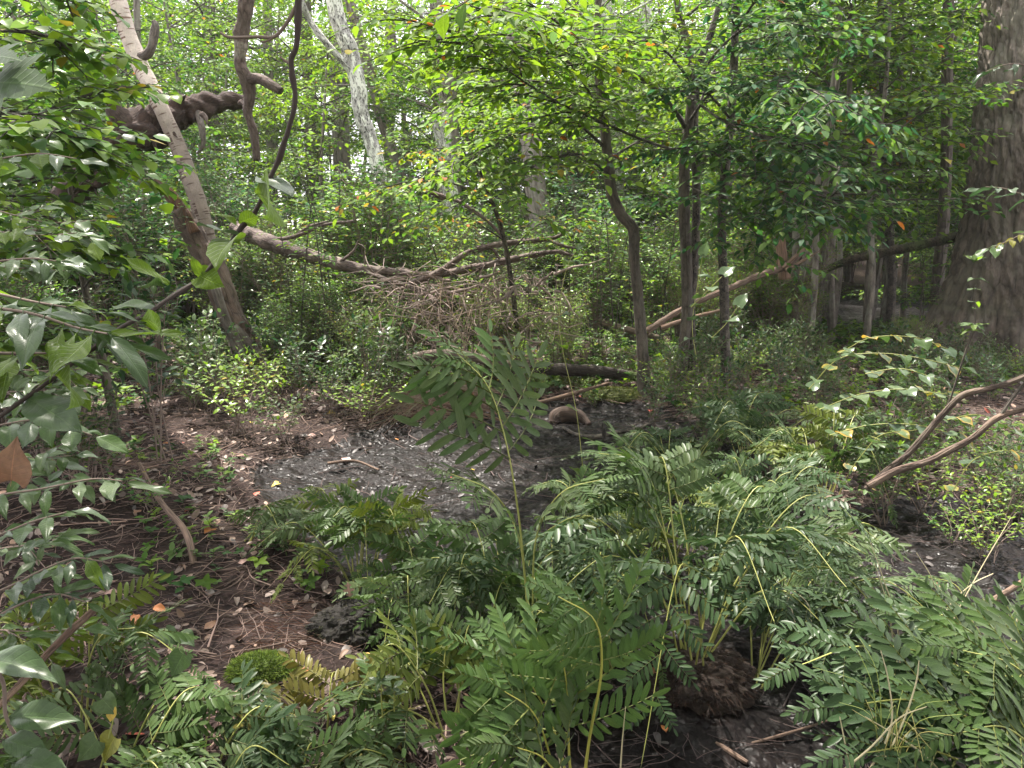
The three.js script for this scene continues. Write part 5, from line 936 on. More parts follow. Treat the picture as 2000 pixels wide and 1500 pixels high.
function leavesAlong(parent, pts, o) {   // single leaves along a stem
  let len = 0; for (let i = 1; i < pts.length; i++) len += pts[i].distanceTo(pts[i - 1]);
  const n = Math.max(2, Math.round(len / o.gap)); const Tn = V(0, 0, 0), S = V(0, 0, 0);
  for (let k = 0; k <= n; k++) {
    const t = lerp(o.t0 ?? 0.1, 1, k / n), x = t * (pts.length - 1), a = Math.min(pts.length - 2, Math.floor(x)), p = pts[a].clone().lerp(pts[a + 1], x - a); Tn.subVectors(pts[a + 1], pts[a]).normalize(); S.crossVectors(Tn, UPV); if (S.lengthSq() < 0.1) S.set(Math.cos(k * 2.4), 0, Math.sin(k * 2.4)); S.normalize().multiplyScalar(k % 2 ? 1 : -1);
    const d = Tn.clone().multiplyScalar(k === n ? 1 : rr(0.3, 0.7)).addScaledVector(S, k === n ? 0.1 : rr(0.7, 1.1)).add(V(0, rs() * 0.25 - (o.droop ?? 0.2), 0)).normalize();
    setLeaf(parent, p.addScaledVector(d, o.L * 0.13), d, V(rs() * 0.35, 1, rs() * 0.35 + 0.15).normalize(), o.L * rr(0.7, 1.15), o.kind, pick(o.tones), rr(0.85, 1.1), o.geo && rnd() < o.geoP ? pick(o.geo) : undefined);
  }
}
const stem = (parent, name, path, r, mat = M.twig, sides = 7) => { const pts = curve(path.map(([x, y, d]) => P(x, y, d)), Math.max(12, path.length * 5)), mb = new MB(); mb.tube(pts, r, sides, [1, 1, 1], { rough: 0.1, rf: 60 }); mb.build(name, mat, parent); return pts; };
{
  const t = thing('woody_vine', 'dark knotty vine hanging close by from the top edge with bright backlit leaves', 'vine'), d = 1.35;
  const vs = new MB(), pts = wiggle(curve([[590, -120, d], [583, 0, d], [580, 95, d], [568, 122, d], [572, 160, d], [574, 220, d], [556, 275, d], [530, 340, d], [500, 405, d], [470, 445, d], [425, 505, d], [380, 550, d], [310, 600, d - 0.05], [240, 640, d - 0.1], [180, 680, d - 0.15], [100, 740, d - 0.2], [0, 812, d - 0.25], [-120, 890, d - 0.3]].map((q) => P(...q)), 110), 0.004, 18);
  vs.tube(pts, (k) => lerp(0.0044, 0.0028, k) * (1 + 0.35 * Math.pow(Math.abs(Math.sin(k * 21)), 14)), 10, [0.24, 0.22, 0.23], { rough: 0.15, rf: 120 }); vs.build('stem', M.twig, t);
  stem(t, 'side_stem', [[582, 5, d], [560, 45, d], [535, 72, d], [505, 72, d], [445, 72, d], [430, 64, d]], [0.0032, 0.002]); stem(t, 'side_stem', [[535, 72, d], [522, 80, d], [508, 82, d]], [0.0026, 0.001]); stem(t, 'side_stem', [[568, 124, d], [556, 118, d], [546, 110, d]], [0.003, 0.0012]);
  stem(t, 'side_stem', [[505, 400, d], [520, 392, d]], [0.002, 0.0012]);
  const U = V(0, 1, 0.25).normalize(), UL = V(-0.3, 1, 0.35).normalize(), F = V(0.1, 0.45, 0.9).normalize(), Bk = V(0, 0.3, -0.95).normalize();
  for (const [b, q, n, k, c, w] of [
    [[505, 348, d], [573, 372, d - 0.06], V(0, 1, 0.05), 'elliptic', 'grey', 1.0], [[503, 380, d], [583, 398, d - 0.1], Bk, 'elliptic', 'bright', 1.25], [[478, 462, d], [384, 442, d - 0.04], V(0, 1, 0.05), 'elliptic', 'grey', 0.9], [[470, 470, d], [400, 462, d - 0.12], Bk, 'elliptic', 'bright', 0.9],
    [[462, 440, d], [423, 403, d], U, 'elliptic', 'bright', 0.8], [[466, 434, d], [507, 420, d - 0.02], Bk, 'elliptic', 'bright', 1.1], [[330, 555, d], [233, 503, d - 0.02], UL, 'elliptic', 'bright', 0.75], [[318, 560, d], [262, 545, d - 0.06], Bk, 'elliptic', 'mid', 0.8],
    [[393, 543, d], [374, 500, d], F, 'elliptic', 'bright', 0.8], [[390, 538, d], [440, 563, d - 0.02], F, 'heart', 'bright', 0.85], [[278, 622, d - 0.1], [336, 640, d - 0.14], Bk, 'elliptic', 'bright', 1.1], [[285, 632, d - 0.1], [187, 597, d - 0.16], U, 'lance', 'grey', 1.2],
    [[112, 735, d - 0.2], [192, 770, d - 0.26], Bk, 'elliptic', 'bright', 0.9], [[50, 775, d - 0.22], [150, 830, d - 0.3], UL, 'lance', 'grey', 1.2], [[190, 680, d - 0.15], [200, 650, d - 0.18], F, 'elliptic', 'mid', 0.9], [[300, 605, d - 0.05], [215, 588, d], U, 'elliptic', 'mid', 0.7],
  ]) leafPx(t, b, q, n, k, c, w);
}
for (const [label, path, L, kind, tones, gap, n2] of [
  ['near branch of long glossy pale leaves reaching in over the vine at the edge', [[-160, 600, 1.25], [-40, 600, 1.22], [60, 612, 1.2], [150, 640, 1.18], [210, 652, 1.15]], 0.1, 'lance', ['grey', 'mid', 'bright', 'grey'], 0.024],
  ['upper near branch of pointed leaves with white shine beside the vine end', [[-160, 560, 1.35], [-30, 570, 1.35], [70, 590, 1.32], [130, 600, 1.3]], 0.095, 'lance', ['grey', 'grey', 'bright'], 0.026],
  ['near branch of drooping dark pointed leaves under the glossy pale ones', [[-120, 690, 1.2], [-20, 690, 1.2], [50, 690, 1.18], [100, 690, 1.16]], 0.1, 'lance', ['dark', 'mid', 'bright'], 0.028],
  ['leafy branch with grey green leaves behind the lower end of the vine', [[-150, 860, 2.0], [0, 830, 2.0], [90, 820, 2.0], [180, 850, 2.0]], 0.095, 'elliptic', ['grey', 'mid', 'grey'], 0.04],
  ['pale leafy branch under the hanging brown leaf', [[-150, 1000, 1.7], [-20, 970, 1.7], [80, 955, 1.7], [190, 935, 1.7], [240, 940, 1.7]], 0.085, 'lance', ['grey', 'pale', 'mid'], 0.036],
  ['leafy branch of long leaves just below the pale branch at the picture edge', [[-150, 1060, 1.6], [-20, 1050, 1.6], [60, 1020, 1.6], [130, 1000, 1.6]], 0.09, 'lance', ['grey', 'mid', 'mid'], 0.034],
  ['leafy shoot with bright and grey serrated leaves above the low ferns', [[-60, 1180, 1.7], [30, 1140, 1.7], [90, 1110, 1.7], [150, 1090, 1.7], [215, 1100, 1.7]], 0.088, 'lance', ['grey', 'mid', 'mid', 'dark', 'bright'], 0.024],
  ['lower leafy shoot with drooping green leaves beside the slanting stem', [[-60, 1240, 1.65], [30, 1185, 1.65], [110, 1160, 1.65], [165, 1175, 1.65]], 0.085, 'lance', ['mid', 'dark', 'mid'], 0.026],
  ['leafy branch high at the edge, under the grey maple leaf', [[-100, 330, 2.2], [0, 310, 2.2], [80, 300, 2.2], [150, 310, 2.2]], 0.085, 'elliptic', ['mid', 'grey', 'bright'], 0.036],
  ['small near branch with pale pointed leaves at the edge above the pale shine', [[-120, 530, 1.9], [0, 510, 1.9], [70, 505, 1.9], [110, 510, 1.9]], 0.08, 'lance', ['grey', 'grey', 'pale'], 0.03],
  ['leafy branch with large bright leaves hanging in at the top middle', [[1010, -110, 2.6], [960, -40, 2.6], [900, 10, 2.6], [850, 30, 2.6]], 0.095, 'elliptic', ['bright', 'bright', 'mid'], 0.05],
  ['branch of narrow dull leaves in front of the huge trunk', [[2090, 420, 3.0], [2010, 385, 3.0], [1960, 368, 3.0], [1925, 365, 3.0]], 0.085, 'lance', ['grey', 'dark', 'grey'], 0.035],
  ['branch of thin leaves crossing the upper part of the huge trunk', [[2090, 130, 3.2], [2030, 130, 3.2], [1970, 125, 3.2], [1925, 140, 3.2]], 0.075, 'lance', ['grey', 'dark'], 0.04],
  ['small yellowing twig of leaves in front of the huge trunk foot', [[2080, 470, 3.4], [2020, 450, 3.4], [1970, 470, 3.4], [1935, 485, 3.4]], 0.06, 'elliptic', ['pale', 'yellow', 'mid'], 0.03],
]) { const t = thing('leafy_branch', label, 'branch'); const pts = stem(t, 'stem', path, [0.0032, 0.0014]); leavesAlong(t, pts, { gap, L, kind, tones, t0: 0.2, droop: 0.22 }); }
srand(74);
for (const [label, y0, y1, x1, d, L, kind, tones] of [
  ['leafy twig with round green leaves at the edge under the corner tree', 400, 430, 190, 2.7, 0.075, 'elliptic', ['mid', 'bright', 'mid']],
  ['leafy twig with dark oval leaves at the edge below the rotten limb', 470, 455, 150, 2.5, 0.075, 'elliptic', ['mid', 'bright', 'grey']],
  ['leafy twig with pale oval leaves at the edge above the glossy pale leaves', 545, 520, 130, 2.4, 0.07, 'elliptic', ['grey', 'pale', 'mid']],
  ['leafy twig with small oval leaves beside the thin grey stem', 740, 720, 170, 2.9, 0.075, 'elliptic', ['mid', 'pale', 'bright']],
  ['leafy twig with oval leaves at the edge below the curved end of the vine', 800, 760, 120, 2.6, 0.075, 'elliptic', ['grey', 'pale', 'mid']],
  ['leafy twig with dull leaves hanging behind the brown dead leaf', 900, 890, 140, 2.3, 0.07, 'elliptic', ['mid', 'pale', 'grey']],
  ['leafy twig with long dull leaves at the edge over the litter', 1120, 1060, 110, 2.0, 0.075, 'lance', ['grey', 'mid', 'pale']],
  ['leafy twig with long green leaves low at the edge behind the slanting stem', 1250, 1230, 120, 1.9, 0.075, 'lance', ['mid', 'pale', 'bright']],
]) { const t = thing('leafy_branch', label, 'branch'); const main = stem(t, 'stem', [[-170, y0, d], [-40, (y0 + y1) / 2 - 10, d], [x1 * 0.5, y1 + 4, d], [x1, y1, d]], [0.003, 0.0012]); leavesAlong(t, main, { gap: 0.045, L, kind, tones, t0: 0.25, droop: 0.15 });
  for (const k of [0.5, 0.65, 0.8]) { const p = main[Math.floor(k * (main.length - 1))], e = V(0.12, rs() * 0.07, rr(0.03, 0.12)), tw = [p, p.clone().addScaledVector(e, 0.6), p.clone().add(e)]; const mb = new MB(); mb.tube(tw, [0.0016, 0.001], 4, [1, 1, 1]); mb.build('twig', M.twig, t); leavesAlong(t, tw, { gap: 0.035, L, kind, tones, t0: 0.2, droop: 0.15 }); } }
{ // big veined leaves in the corner
  const t = thing('leafy_branch', 'dark stem in the bottom corner carrying three large veined leaves', 'branch'); stem(t, 'stem', [[-30, 1280, 1.12], [5, 1330, 1.12], [12, 1400, 1.12], [35, 1445, 1.12], [75, 1510, 1.12]], [0.003, 0.0025]);
  const F = V(0.05, 0.8, 0.55).normalize(); leafPx(t, [18, 1402, 1.12], [122, 1388, 1.1], F, 'elliptic', 'grey', 0.85); leafPx(t, [8, 1445, 1.1], [84, 1462, 1.08], F, 'elliptic', 'grey', 0.95); leafPx(t, [28, 1490, 1.08], [120, 1502, 1.05], F, 'elliptic', 'grey', 0.95); leafPx(t, [-40, 1290, 1.15], [80, 1275, 1.1], V(0, 1, 0.2), 'elliptic', 'grey', 0.7);
}
{ // lobed leaf shapes
  const shp = (pts) => { const s = new THREE.Shape(); pts.forEach(([x, y], i) => (i ? s.lineTo(x, y) : s.moveTo(x, y))); const g = new THREE.ShapeGeometry(s); const p = g.attributes.position, c = new Float32Array(p.count * 3).fill(1), uv = g.attributes.uv; for (let i = 0; i < p.count; i++) { const x = p.getX(i), y = p.getY(i); p.setXYZ(i, x, -0.16 * (x - 0.4) ** 2 + 0.25 * Math.abs(y) * 0.5 - 0.2 * y * y, y); uv.setXY(i, y + 0.5, x); } g.setAttribute('color', new THREE.BufferAttribute(c, 3)); g.computeVertexNormals(); return g; };
  const half = (h) => [...h, ...h.slice().reverse().map(([x, y]) => [x, -y])];
  var MAPLE = shp(half([[0, 0.01], [-0.06, 0.16], [0.05, 0.2], [0.0, 0.36], [0.14, 0.36], [0.2, 0.52], [0.3, 0.46], [0.48, 0.58], [0.46, 0.4], [0.4, 0.26], [0.58, 0.26], [0.66, 0.2], [0.72, 0.22], [0.78, 0.1], [1, 0.0]]));
  var OAK = shp(half([[-0.15, 0.008], [0.02, 0.012], [0.14, 0.07], [0.2, 0.2], [0.26, 0.18], [0.28, 0.07], [0.4, 0.07], [0.44, 0.28], [0.54, 0.34], [0.54, 0.22], [0.6, 0.22], [0.58, 0.07], [0.72, 0.07], [0.78, 0.2], [0.84, 0.16], [0.86, 0.07], [1, 0.0]]));
  const t = thing('maple_leaf', 'large dull grey green maple leaf very near at the upper edge', 'leaf'), p = P(-20, 160, 0.95); setLeaf(t, p, P(110, 170, 0.93).sub(p), V(0.1, 0.6, 0.75).normalize(), 0.085, 'heart', 'grey', 1.05, MAPLE); setLeaf(t, P(-25, 110, 0.96), V(0.8, -0.1, 0.3), V(0, 0.7, 0.7), 0.05, 'heart', 'grey', 1, MAPLE);
  for (const [x, y, d, L] of [[1960, 980, 6.6, 0.13]]) { }
  const put1 = (name, label, cat, x, y, d, dir, n, L, geo, tn) => { const o = thing(name, label, cat); setLeaf(o, P(x, y, d), dir, n, L, 'heart', tn, 1, geo); };
  put1('oak_leaf', 'pinkish dead oak leaf caught standing on the fern above the black tussock', 'leaf', 684, 1168, 2.65, V(-0.1, 1, 0.1), V(0.1, 0.2, 1), 0.062, OAK, 'pink');
  put1('oak_leaf', 'orange oak leaf lying against the dark hollow under the ferns', 'leaf', 1275, 1318, 2.1, V(0.1, 0.9, 0.2), V(0, 0.4, 1), 0.045, OAK, 'brown');
  put1('dead_leaf', 'large brown dead leaf hanging close at the picture edge', 'leaf', 22, 938, 1.15, V(0.15, 1, 0), V(0.2, 0.1, 1), 0.062, SHEET.heart[1], 'brown');
}
// heart leaved vine on the right
srand(72);
for (const [label, paths, o] of [
  ['heart leaved vine with yellow edged leaves sprawling before the huge tree', [[[1580, 760, 4.4], [1640, 700, 4.3], [1720, 690, 4.2], [1800, 700, 4.1], [1880, 720, 4.0]], [[1600, 800, 4.2], [1680, 770, 4.1], [1760, 760, 4.0], [1850, 770, 3.9]], [[1620, 850, 4.0], [1700, 830, 3.9], [1790, 830, 3.8], [1870, 850, 3.7]], [[1640, 690, 4.5], [1700, 660, 4.4], [1790, 660, 4.3], [1870, 690, 4.2]], [[1690, 730, 4.0], [1760, 720, 3.9], [1830, 740, 3.8]]], { L: 0.085, gap: 0.06 }],
  ['heart leaved vine hanging over the lower brown branch', [[[1660, 920, 3.2], [1690, 880, 3.2], [1720, 850, 3.2], [1790, 840, 3.2]], [[1860, 960, 3.3], [1900, 900, 3.3], [1960, 880, 3.3], [2020, 890, 3.3]], [[1850, 820, 3.3], [1910, 810, 3.3], [1980, 840, 3.3]]], { L: 0.07, gap: 0.06 }],
  ['heart leaved vine with pale bluish leaves climbing between the saplings', [[[1360, 700, 4.6], [1352, 640, 4.6], [1360, 570, 4.6], [1372, 500, 4.6]], [[1390, 660, 4.6], [1420, 630, 4.6], [1440, 600, 4.6]], [[1350, 600, 4.6], [1390, 560, 4.5], [1410, 540, 4.5]]], { L: 0.085, gap: 0.12, tones: ['grey', 'grey', 'mid'] }],
  ['thin upright vine with a few pale heart leaves in the middle of the picture', [[[1140, 930, 4.8], [1125, 800, 4.8], [1098, 680, 4.8], [1092, 620, 4.8], [1108, 520, 4.8], [1125, 490, 4.8]]], { L: 0.09, gap: 0.3, tones: ['grey', 'mid', 'bright'] }],
]) {
  const t = thing('heart_leaved_vine', label, 'vine'); for (const p of paths) { const pts = stem(t, 'stem', p, [0.0025, 0.0014], M.stalk, 5); leavesAlong(t, pts, { ...o, kind: 'heart', tones: o.tones ?? ['mid', 'grey', 'pale', 'dark', 'mid'], geo: SHEETY, geoP: o.tones ? 0 : 0.28, droop: 0.15, t0: 0 }); }
}
{ const t = thing('seedling', 'upright red stemmed seedling with whorls of small leaves in front of the huge trunk', 'plant'), d = 3.2; const pts = stem(t, 'stem', [[1850, 800, d], [1885, 690, d], [1903, 640, d], [1902, 580, d], [1904, 510, d]], [0.004, 0.002], M.brownBark);
  for (const [y, n, L] of [[512, 7, 0.05], [545, 3, 0.045], [565, 2, 0.04], [590, 2, 0.045], [602, 2, 0.03], [634, 7, 0.055], [645, 6, 0.05]]) for (let k = 0; k < n; k++) { const a = k / n * 6.283 + y, p = P(1903, y, d), e = V(Math.cos(a), y === 512 ? 0.8 : 0.05 + rs() * 0.2, Math.sin(a)).normalize(); setLeaf(t, p, e, V(0, 1, 0.1), L * rr(0.8, 1.15), 'elliptic', pick(['pale', 'mid', 'bright']), 0.85); } }
{ const t = thing('seedling', 'blue green seedling with whorled leaves beside the smooth grey stick', 'plant'), d = 1.95; for (const [x, y, n] of [[790, 1440, 9], [745, 1330, 7], [770, 1350, 6]]) { stem(t, 'stem', [[x + 5, y + 100, d], [x, y + 40, d], [x, y, d]], [0.002, 0.0015], M.stalk); for (let k = 0; k < n; k++) { const a = k / n * 6.283; setLeaf(t, P(x, y, d).add(V(0, rs() * 0.01, 0)), V(Math.cos(a), rr(0, 0.35), Math.sin(a)), UPV, rr(0.035, 0.055), 'elliptic', pick(['grey', 'grey', 'mid']), 0.8); } } }
{ const t = thing('broad_leaved_vine', 'creeping vine with broad pale and yellow leaves lying over the barkless log', 'vine'); stem(t, 'stem', [[190, 1300, 2.35], [250, 1250, 2.4], [310, 1230, 2.42], [360, 1240, 2.42]], [0.002, 0.0012], M.stalk);
  for (const [x, y, L, c, k] of [[262, 1200, 0.055, 'rust', 'elliptic'], [285, 1212, 0.055, 'yellow', 'elliptic'], [255, 1225, 0.06, 'pale', 'heart'], [300, 1210, 0.06, 'grey', 'heart'], [235, 1255, 0.055, 'yellow', 'heart'], [210, 1245, 0.06, 'yellow', 'heart'], [270, 1240, 0.055, 'grey', 'heart'], [320, 1235, 0.065, 'grey', 'heart'], [355, 1240, 0.06, 'grey', 'heart'], [300, 1185, 0.05, 'rust', 'elliptic']]) setLeaf(t, P(x, y, 2.4), V(rs(), rs() * 0.3, 0.5), V(rs() * 0.3, 0.8, 0.5).normalize(), L, k, c); }
{ const t = thing('broad_leaved_vine', 'broad yellow green leaves with orange blotches among the low ferns in the corner', 'vine'); stem(t, 'stem', [[190, 1520, 1.75], [210, 1450, 1.75], [222, 1390, 1.75], [215, 1370, 1.75]], [0.002, 0.0015], M.stalk);
  for (const [x, y, L, c, k] of [[200, 1365, 0.05, 'pale', 'heart'], [222, 1375, 0.04, 'gold', 'elliptic'], [190, 1445, 0.06, 'pale', 'heart'], [225, 1440, 0.06, 'yellow', 'heart'], [358, 1278, 0.055, 'mid', 'heart']]) setLeaf(t, P(x, y, 1.75), V(rs() + 0.3, -0.5, 0.3), V(rs() * 0.3, 0.6, 0.8).normalize(), L, k, c, 1.1); }

// ---------------------------------------------------------------- dry grass
srand(73);
for (const [label, list] of [
  ['dry straw coloured grass stalks with side spikes rising over the dark mud', [[[1760, 1350, 2.0], [1752, 1220, 2.0], [1725, 1130, 2.0], [1700, 1060, 2.0]], [[1840, 1240, 2.1], [1850, 1190, 2.1], [1900, 1140, 2.1], [1940, 1120, 2.1]], [[1800, 1420, 2.0], [1850, 1240, 2.0], [1905, 1130, 2.0], [1975, 1010, 2.0]], [[1752, 1320, 2.0], [1735, 1190, 2.0], [1708, 1100, 2.0]], [[1860, 1280, 2.0], [1845, 1210, 2.0], [1820, 1130, 2.0], [1790, 1080, 2.0]]]],
  ['dry bent grass blades hanging beside the fan of yellow stalks', [[[1560, 1240, 2.2], [1535, 1160, 2.2], [1515, 1130, 2.2]], [[1585, 1230, 2.2], [1578, 1180, 2.2], [1530, 1140, 2.2]], [[1450, 1160, 2.2], [1445, 1120, 2.2], [1460, 1105, 2.2]]]],
  ['thin dry grass over the large corner fern', [[[1690, 1520, 1.45], [1740, 1420, 1.45], [1735, 1330, 1.45], [1720, 1270, 1.45]], [[1640, 1510, 1.4], [1700, 1460, 1.4], [1760, 1400, 1.4], [1810, 1380, 1.4]], [[1660, 1500, 1.45], [1650, 1450, 1.45], [1640, 1400, 1.45]], [[1720, 1500, 1.45], [1760, 1420, 1.45], [1790, 1330, 1.45], [1795, 1290, 1.45]], [[1830, 1500, 1.45], [1800, 1470, 1.45], [1740, 1430, 1.45], [1690, 1400, 1.45]]]],
  ['dry yellow grass stalks at the picture edge beside the corner fern', [[[2000, 1320, 2.0], [1960, 1250, 2.0], [1945, 1235, 2.0]], [[1985, 1400, 1.9], [1970, 1300, 1.9], [1950, 1250, 1.9]], [[1990, 1200, 2.1], [1978, 1240, 2.1], [1960, 1300, 2.1]], [[2030, 1260, 2.1], [1960, 1270, 2.1], [1890, 1300, 2.1]]]],
  ['two pale straw stalks at the bottom edge beside the front fern', [[[1210, 1530, 1.7], [1216, 1440, 1.7], [1222, 1380, 1.7]], [[1098, 1530, 1.7], [1092, 1480, 1.7], [1084, 1450, 1.7]]]],
  ['orange stalk leaning at the bottom edge over the smooth grey stick', [[[1010, 1510, 1.75], [960, 1460, 1.78], [925, 1438, 1.8], [890, 1420, 1.82]]]],
]) { const t = thing('dry_grass', label, 'grass stalks'); for (const p of list) stem(t, 'stalk', p, [0.0024, 0.0009], M.straw, 5); }
{ const t = thing('grass_tuft', 'thin green and straw grass blades spraying up among the corner fern', 'grass'), mb = new MB(); for (let i = 0; i < 16; i++) { const a = rr(0, 6.28), b = P(1725 + rs() * 30, 1500, 1.45), l = rr(0.08, 0.22), c = pick([[0.3, 0.42, 0.1], [0.6, 0.6, 0.3], [0.35, 0.5, 0.15]]); mb.tube(curve([b, b.clone().add(V(Math.cos(a) * l * 0.3, l * 0.8, Math.sin(a) * l * 0.3)), b.clone().add(V(Math.cos(a) * l * 0.8, l * rr(0.6, 1.1), Math.sin(a) * l * 0.8))], 8), [0.0012, 0.0004], 3, c); } mb.build('blades', M.straw, t, true); }
// ---------------------------------------------------------------- mounds, tussocks, litter
srand(81);
function mound(name, label, cat, c, rx, ry, rz, col, o = {}) {
  const t = thing(name, label, cat, c.clone()), g = new THREE.IcosahedronGeometry(1, 24), p = g.attributes.position, cols = new Float32Array(p.count * 3);
  const ridge = o.ridge ?? 0.16;
  for (let i = 0; i < p.count; i++) { const x = p.getX(i), y = p.getY(i), z = p.getZ(i), k = 1 + ridge * fbm(x * 2.2 + c.x, y * 2.2, z * 2.2 + c.z, 4) + 0.05 * noise3(x * 12, y * 12, z * 12); p.setXYZ(i, x * rx * k, y * ry * k, z * rz * k); const q = 1 + 0.5 * noise3(x * 5, y * 5, z * 5); cols.set([col[0] * q, col[1] * q, col[2] * q], i * 3); }
  g.setAttribute('color', new THREE.BufferAttribute(cols, 3)); g.computeVertexNormals(); const m = new THREE.Mesh(g, M.moss); m.name = o.body ?? 'body'; t.add(m);
  if (o.hair) { const mb = new MB(); const n = o.hair; for (let i = 0; i < n; i++) { const a = rr(0, 6.283), ph = Math.acos(rr(-0.1, 1)), d = V(Math.sin(ph) * Math.cos(a), Math.cos(ph), Math.sin(ph) * Math.sin(a)), k = 1 + ridge * fbm(d.x * 2.2 + c.x, d.y * 2.2, d.z * 2.2 + c.z, 4), b = V(d.x * rx * k, d.y * ry * k, d.z * rz * k), l = o.hl * rr(0.5, 1.3), e = b.clone().addScaledVector(d, l).add(V(rs() * l * 0.8, o.hang ? -l * 0.8 : rs() * l * 0.4, rs() * l * 0.8)), w = o.hw ?? 0.0022, s = V(rs(), rs(), rs()).normalize().multiplyScalar(w); const cc = jit(pick(o.hc), 0.3); const A = mb.v(b.x - s.x, b.y - s.y, b.z - s.z, 0, 0, cc), B = mb.v(b.x + s.x, b.y + s.y, b.z + s.z, 1, 0, cc), C = mb.v(e.x, e.y, e.z, 0.5, 1, cc); mb.i.push(A, B, C); } mb.build(o.hairName ?? 'moss', M.moss, t, true); }
  return t;
}
{ const g = G(505, 1330); mound('moss_mound', 'small rounded mound covered in bright green moss', 'mossy rock', g.clone().add(V(0, 0.015, -0.03)), 0.105, 0.05, 0.08, [0.05, 0.075, 0.012], { hair: 9000, hl: 0.009, hw: 0.0016, hc: [[0.09, 0.14, 0.013], [0.13, 0.19, 0.016], [0.055, 0.085, 0.011]], body: 'rock', ridge: 0.1 }); }
{ const g = gAt(672, 2.72); mound('root_tussock', 'black rooty tussock with fern roots, hollow and dark, at the mud edge', 'tussock', g.clone().add(V(0, 0.03, 0)), 0.16, 0.12, 0.13, [0.012, 0.01, 0.008], { hair: 2500, hl: 0.016, hw: 0.002, hang: 1, hc: [[0.016, 0.013, 0.009], [0.03, 0.03, 0.01], [0.014, 0.011, 0.009]], hairName: 'roots', body: 'clod', ridge: 0.3 }); }
{ const g = gAt(1385, 2.42); mound('root_tussock', 'dark red brown root tussock under the fan of yellow fern stalks', 'tussock', g.clone().add(V(0, 0.02, 0)), 0.18, 0.11, 0.15, [0.02, 0.012, 0.008], { hair: 3500, hl: 0.018, hw: 0.002, hang: 1, hc: [[0.036, 0.018, 0.01], [0.024, 0.013, 0.008], [0.014, 0.009, 0.007]], hairName: 'roots', body: 'clod', ridge: 0.3 }); }
for (const [x, y, s] of [[1130, 748, 0.16], [1060, 748, 0.14], [1200, 770, 0.18]]) mound('moss_patch', ['yellow green moss cushion below the dark half of the long log', 'small moss cushion beneath the middle of the long log', 'moss cushion at the foot of the kinked sapling'][[1130, 1060, 1200].indexOf(x)], 'moss', G(x, y).add(V(0, -0.02, 0)), s * 1.6, s * 0.4, s, [0.05, 0.06, 0.015], { hair: 5000, hl: 0.014, hw: 0.0025, hc: [[0.12, 0.15, 0.02], [0.09, 0.12, 0.02], [0.14, 0.13, 0.03]], body: 'cushion' });
{ // reddish needles trailing beside the black tussock, and the brown dead stems of the mound
  const mb = new MB(); for (let i = 0; i < 120; i++) { const b = G(560 + rs() * 75 + rnd() * 30, 1235 + rs() * 55), a = 3.1 + rs() * 0.9, l = rr(0.06, 0.2); mb.tube([b.clone().add(V(0, 0.012, 0)), b.clone().add(V(Math.cos(a) * l * 0.5, 0.02, Math.sin(a) * l * 0.5)), b.clone().add(V(Math.cos(a) * l, 0.006, Math.sin(a) * l))], [0.0012, 0.0008], 3, pick([[1.0, 0.62, 0.48], [0.7, 0.5, 0.4], [1.2, 0.9, 0.75]])); }
  const o = mb.build('dead_needles', M.twig); o.userData.kind = 'stuff'; place(o, 'dead_needles', 'reddish dead fern stems fanned over the litter beside the black tussock', 'litter');
  const m2 = new MB(); for (let i = 0; i < 520; i++) { const c = G(850 + rs() * 95, 785 + rs() * 45), a = 2.6 + rs() * 0.9, l = rr(0.2, 0.7), h = 0.01 + 0.06 * rnd(); m2.tube(curve([c.clone().add(V(-Math.cos(a) * l * 0.5, h * 0.2, -Math.sin(a) * l * 0.5)), c.clone().add(V(rs() * 0.03, h + 0.03, rs() * 0.03)), c.clone().add(V(Math.cos(a) * l * 0.5, h * 0.1, Math.sin(a) * l * 0.5))], 5), [0.0035, 0.0018], 3, jit(pick([[1, 0.85, 0.75], [1.5, 1.2, 1], [0.7, 0.55, 0.5]]), 0.2)); }
  const o2 = m2.build('dead_stems', M.twig); o2.userData.kind = 'stuff'; place(o2, 'dead_stems', 'mound of brown dead stems lying flat between the long log and the wet mud', 'dead stems');
}
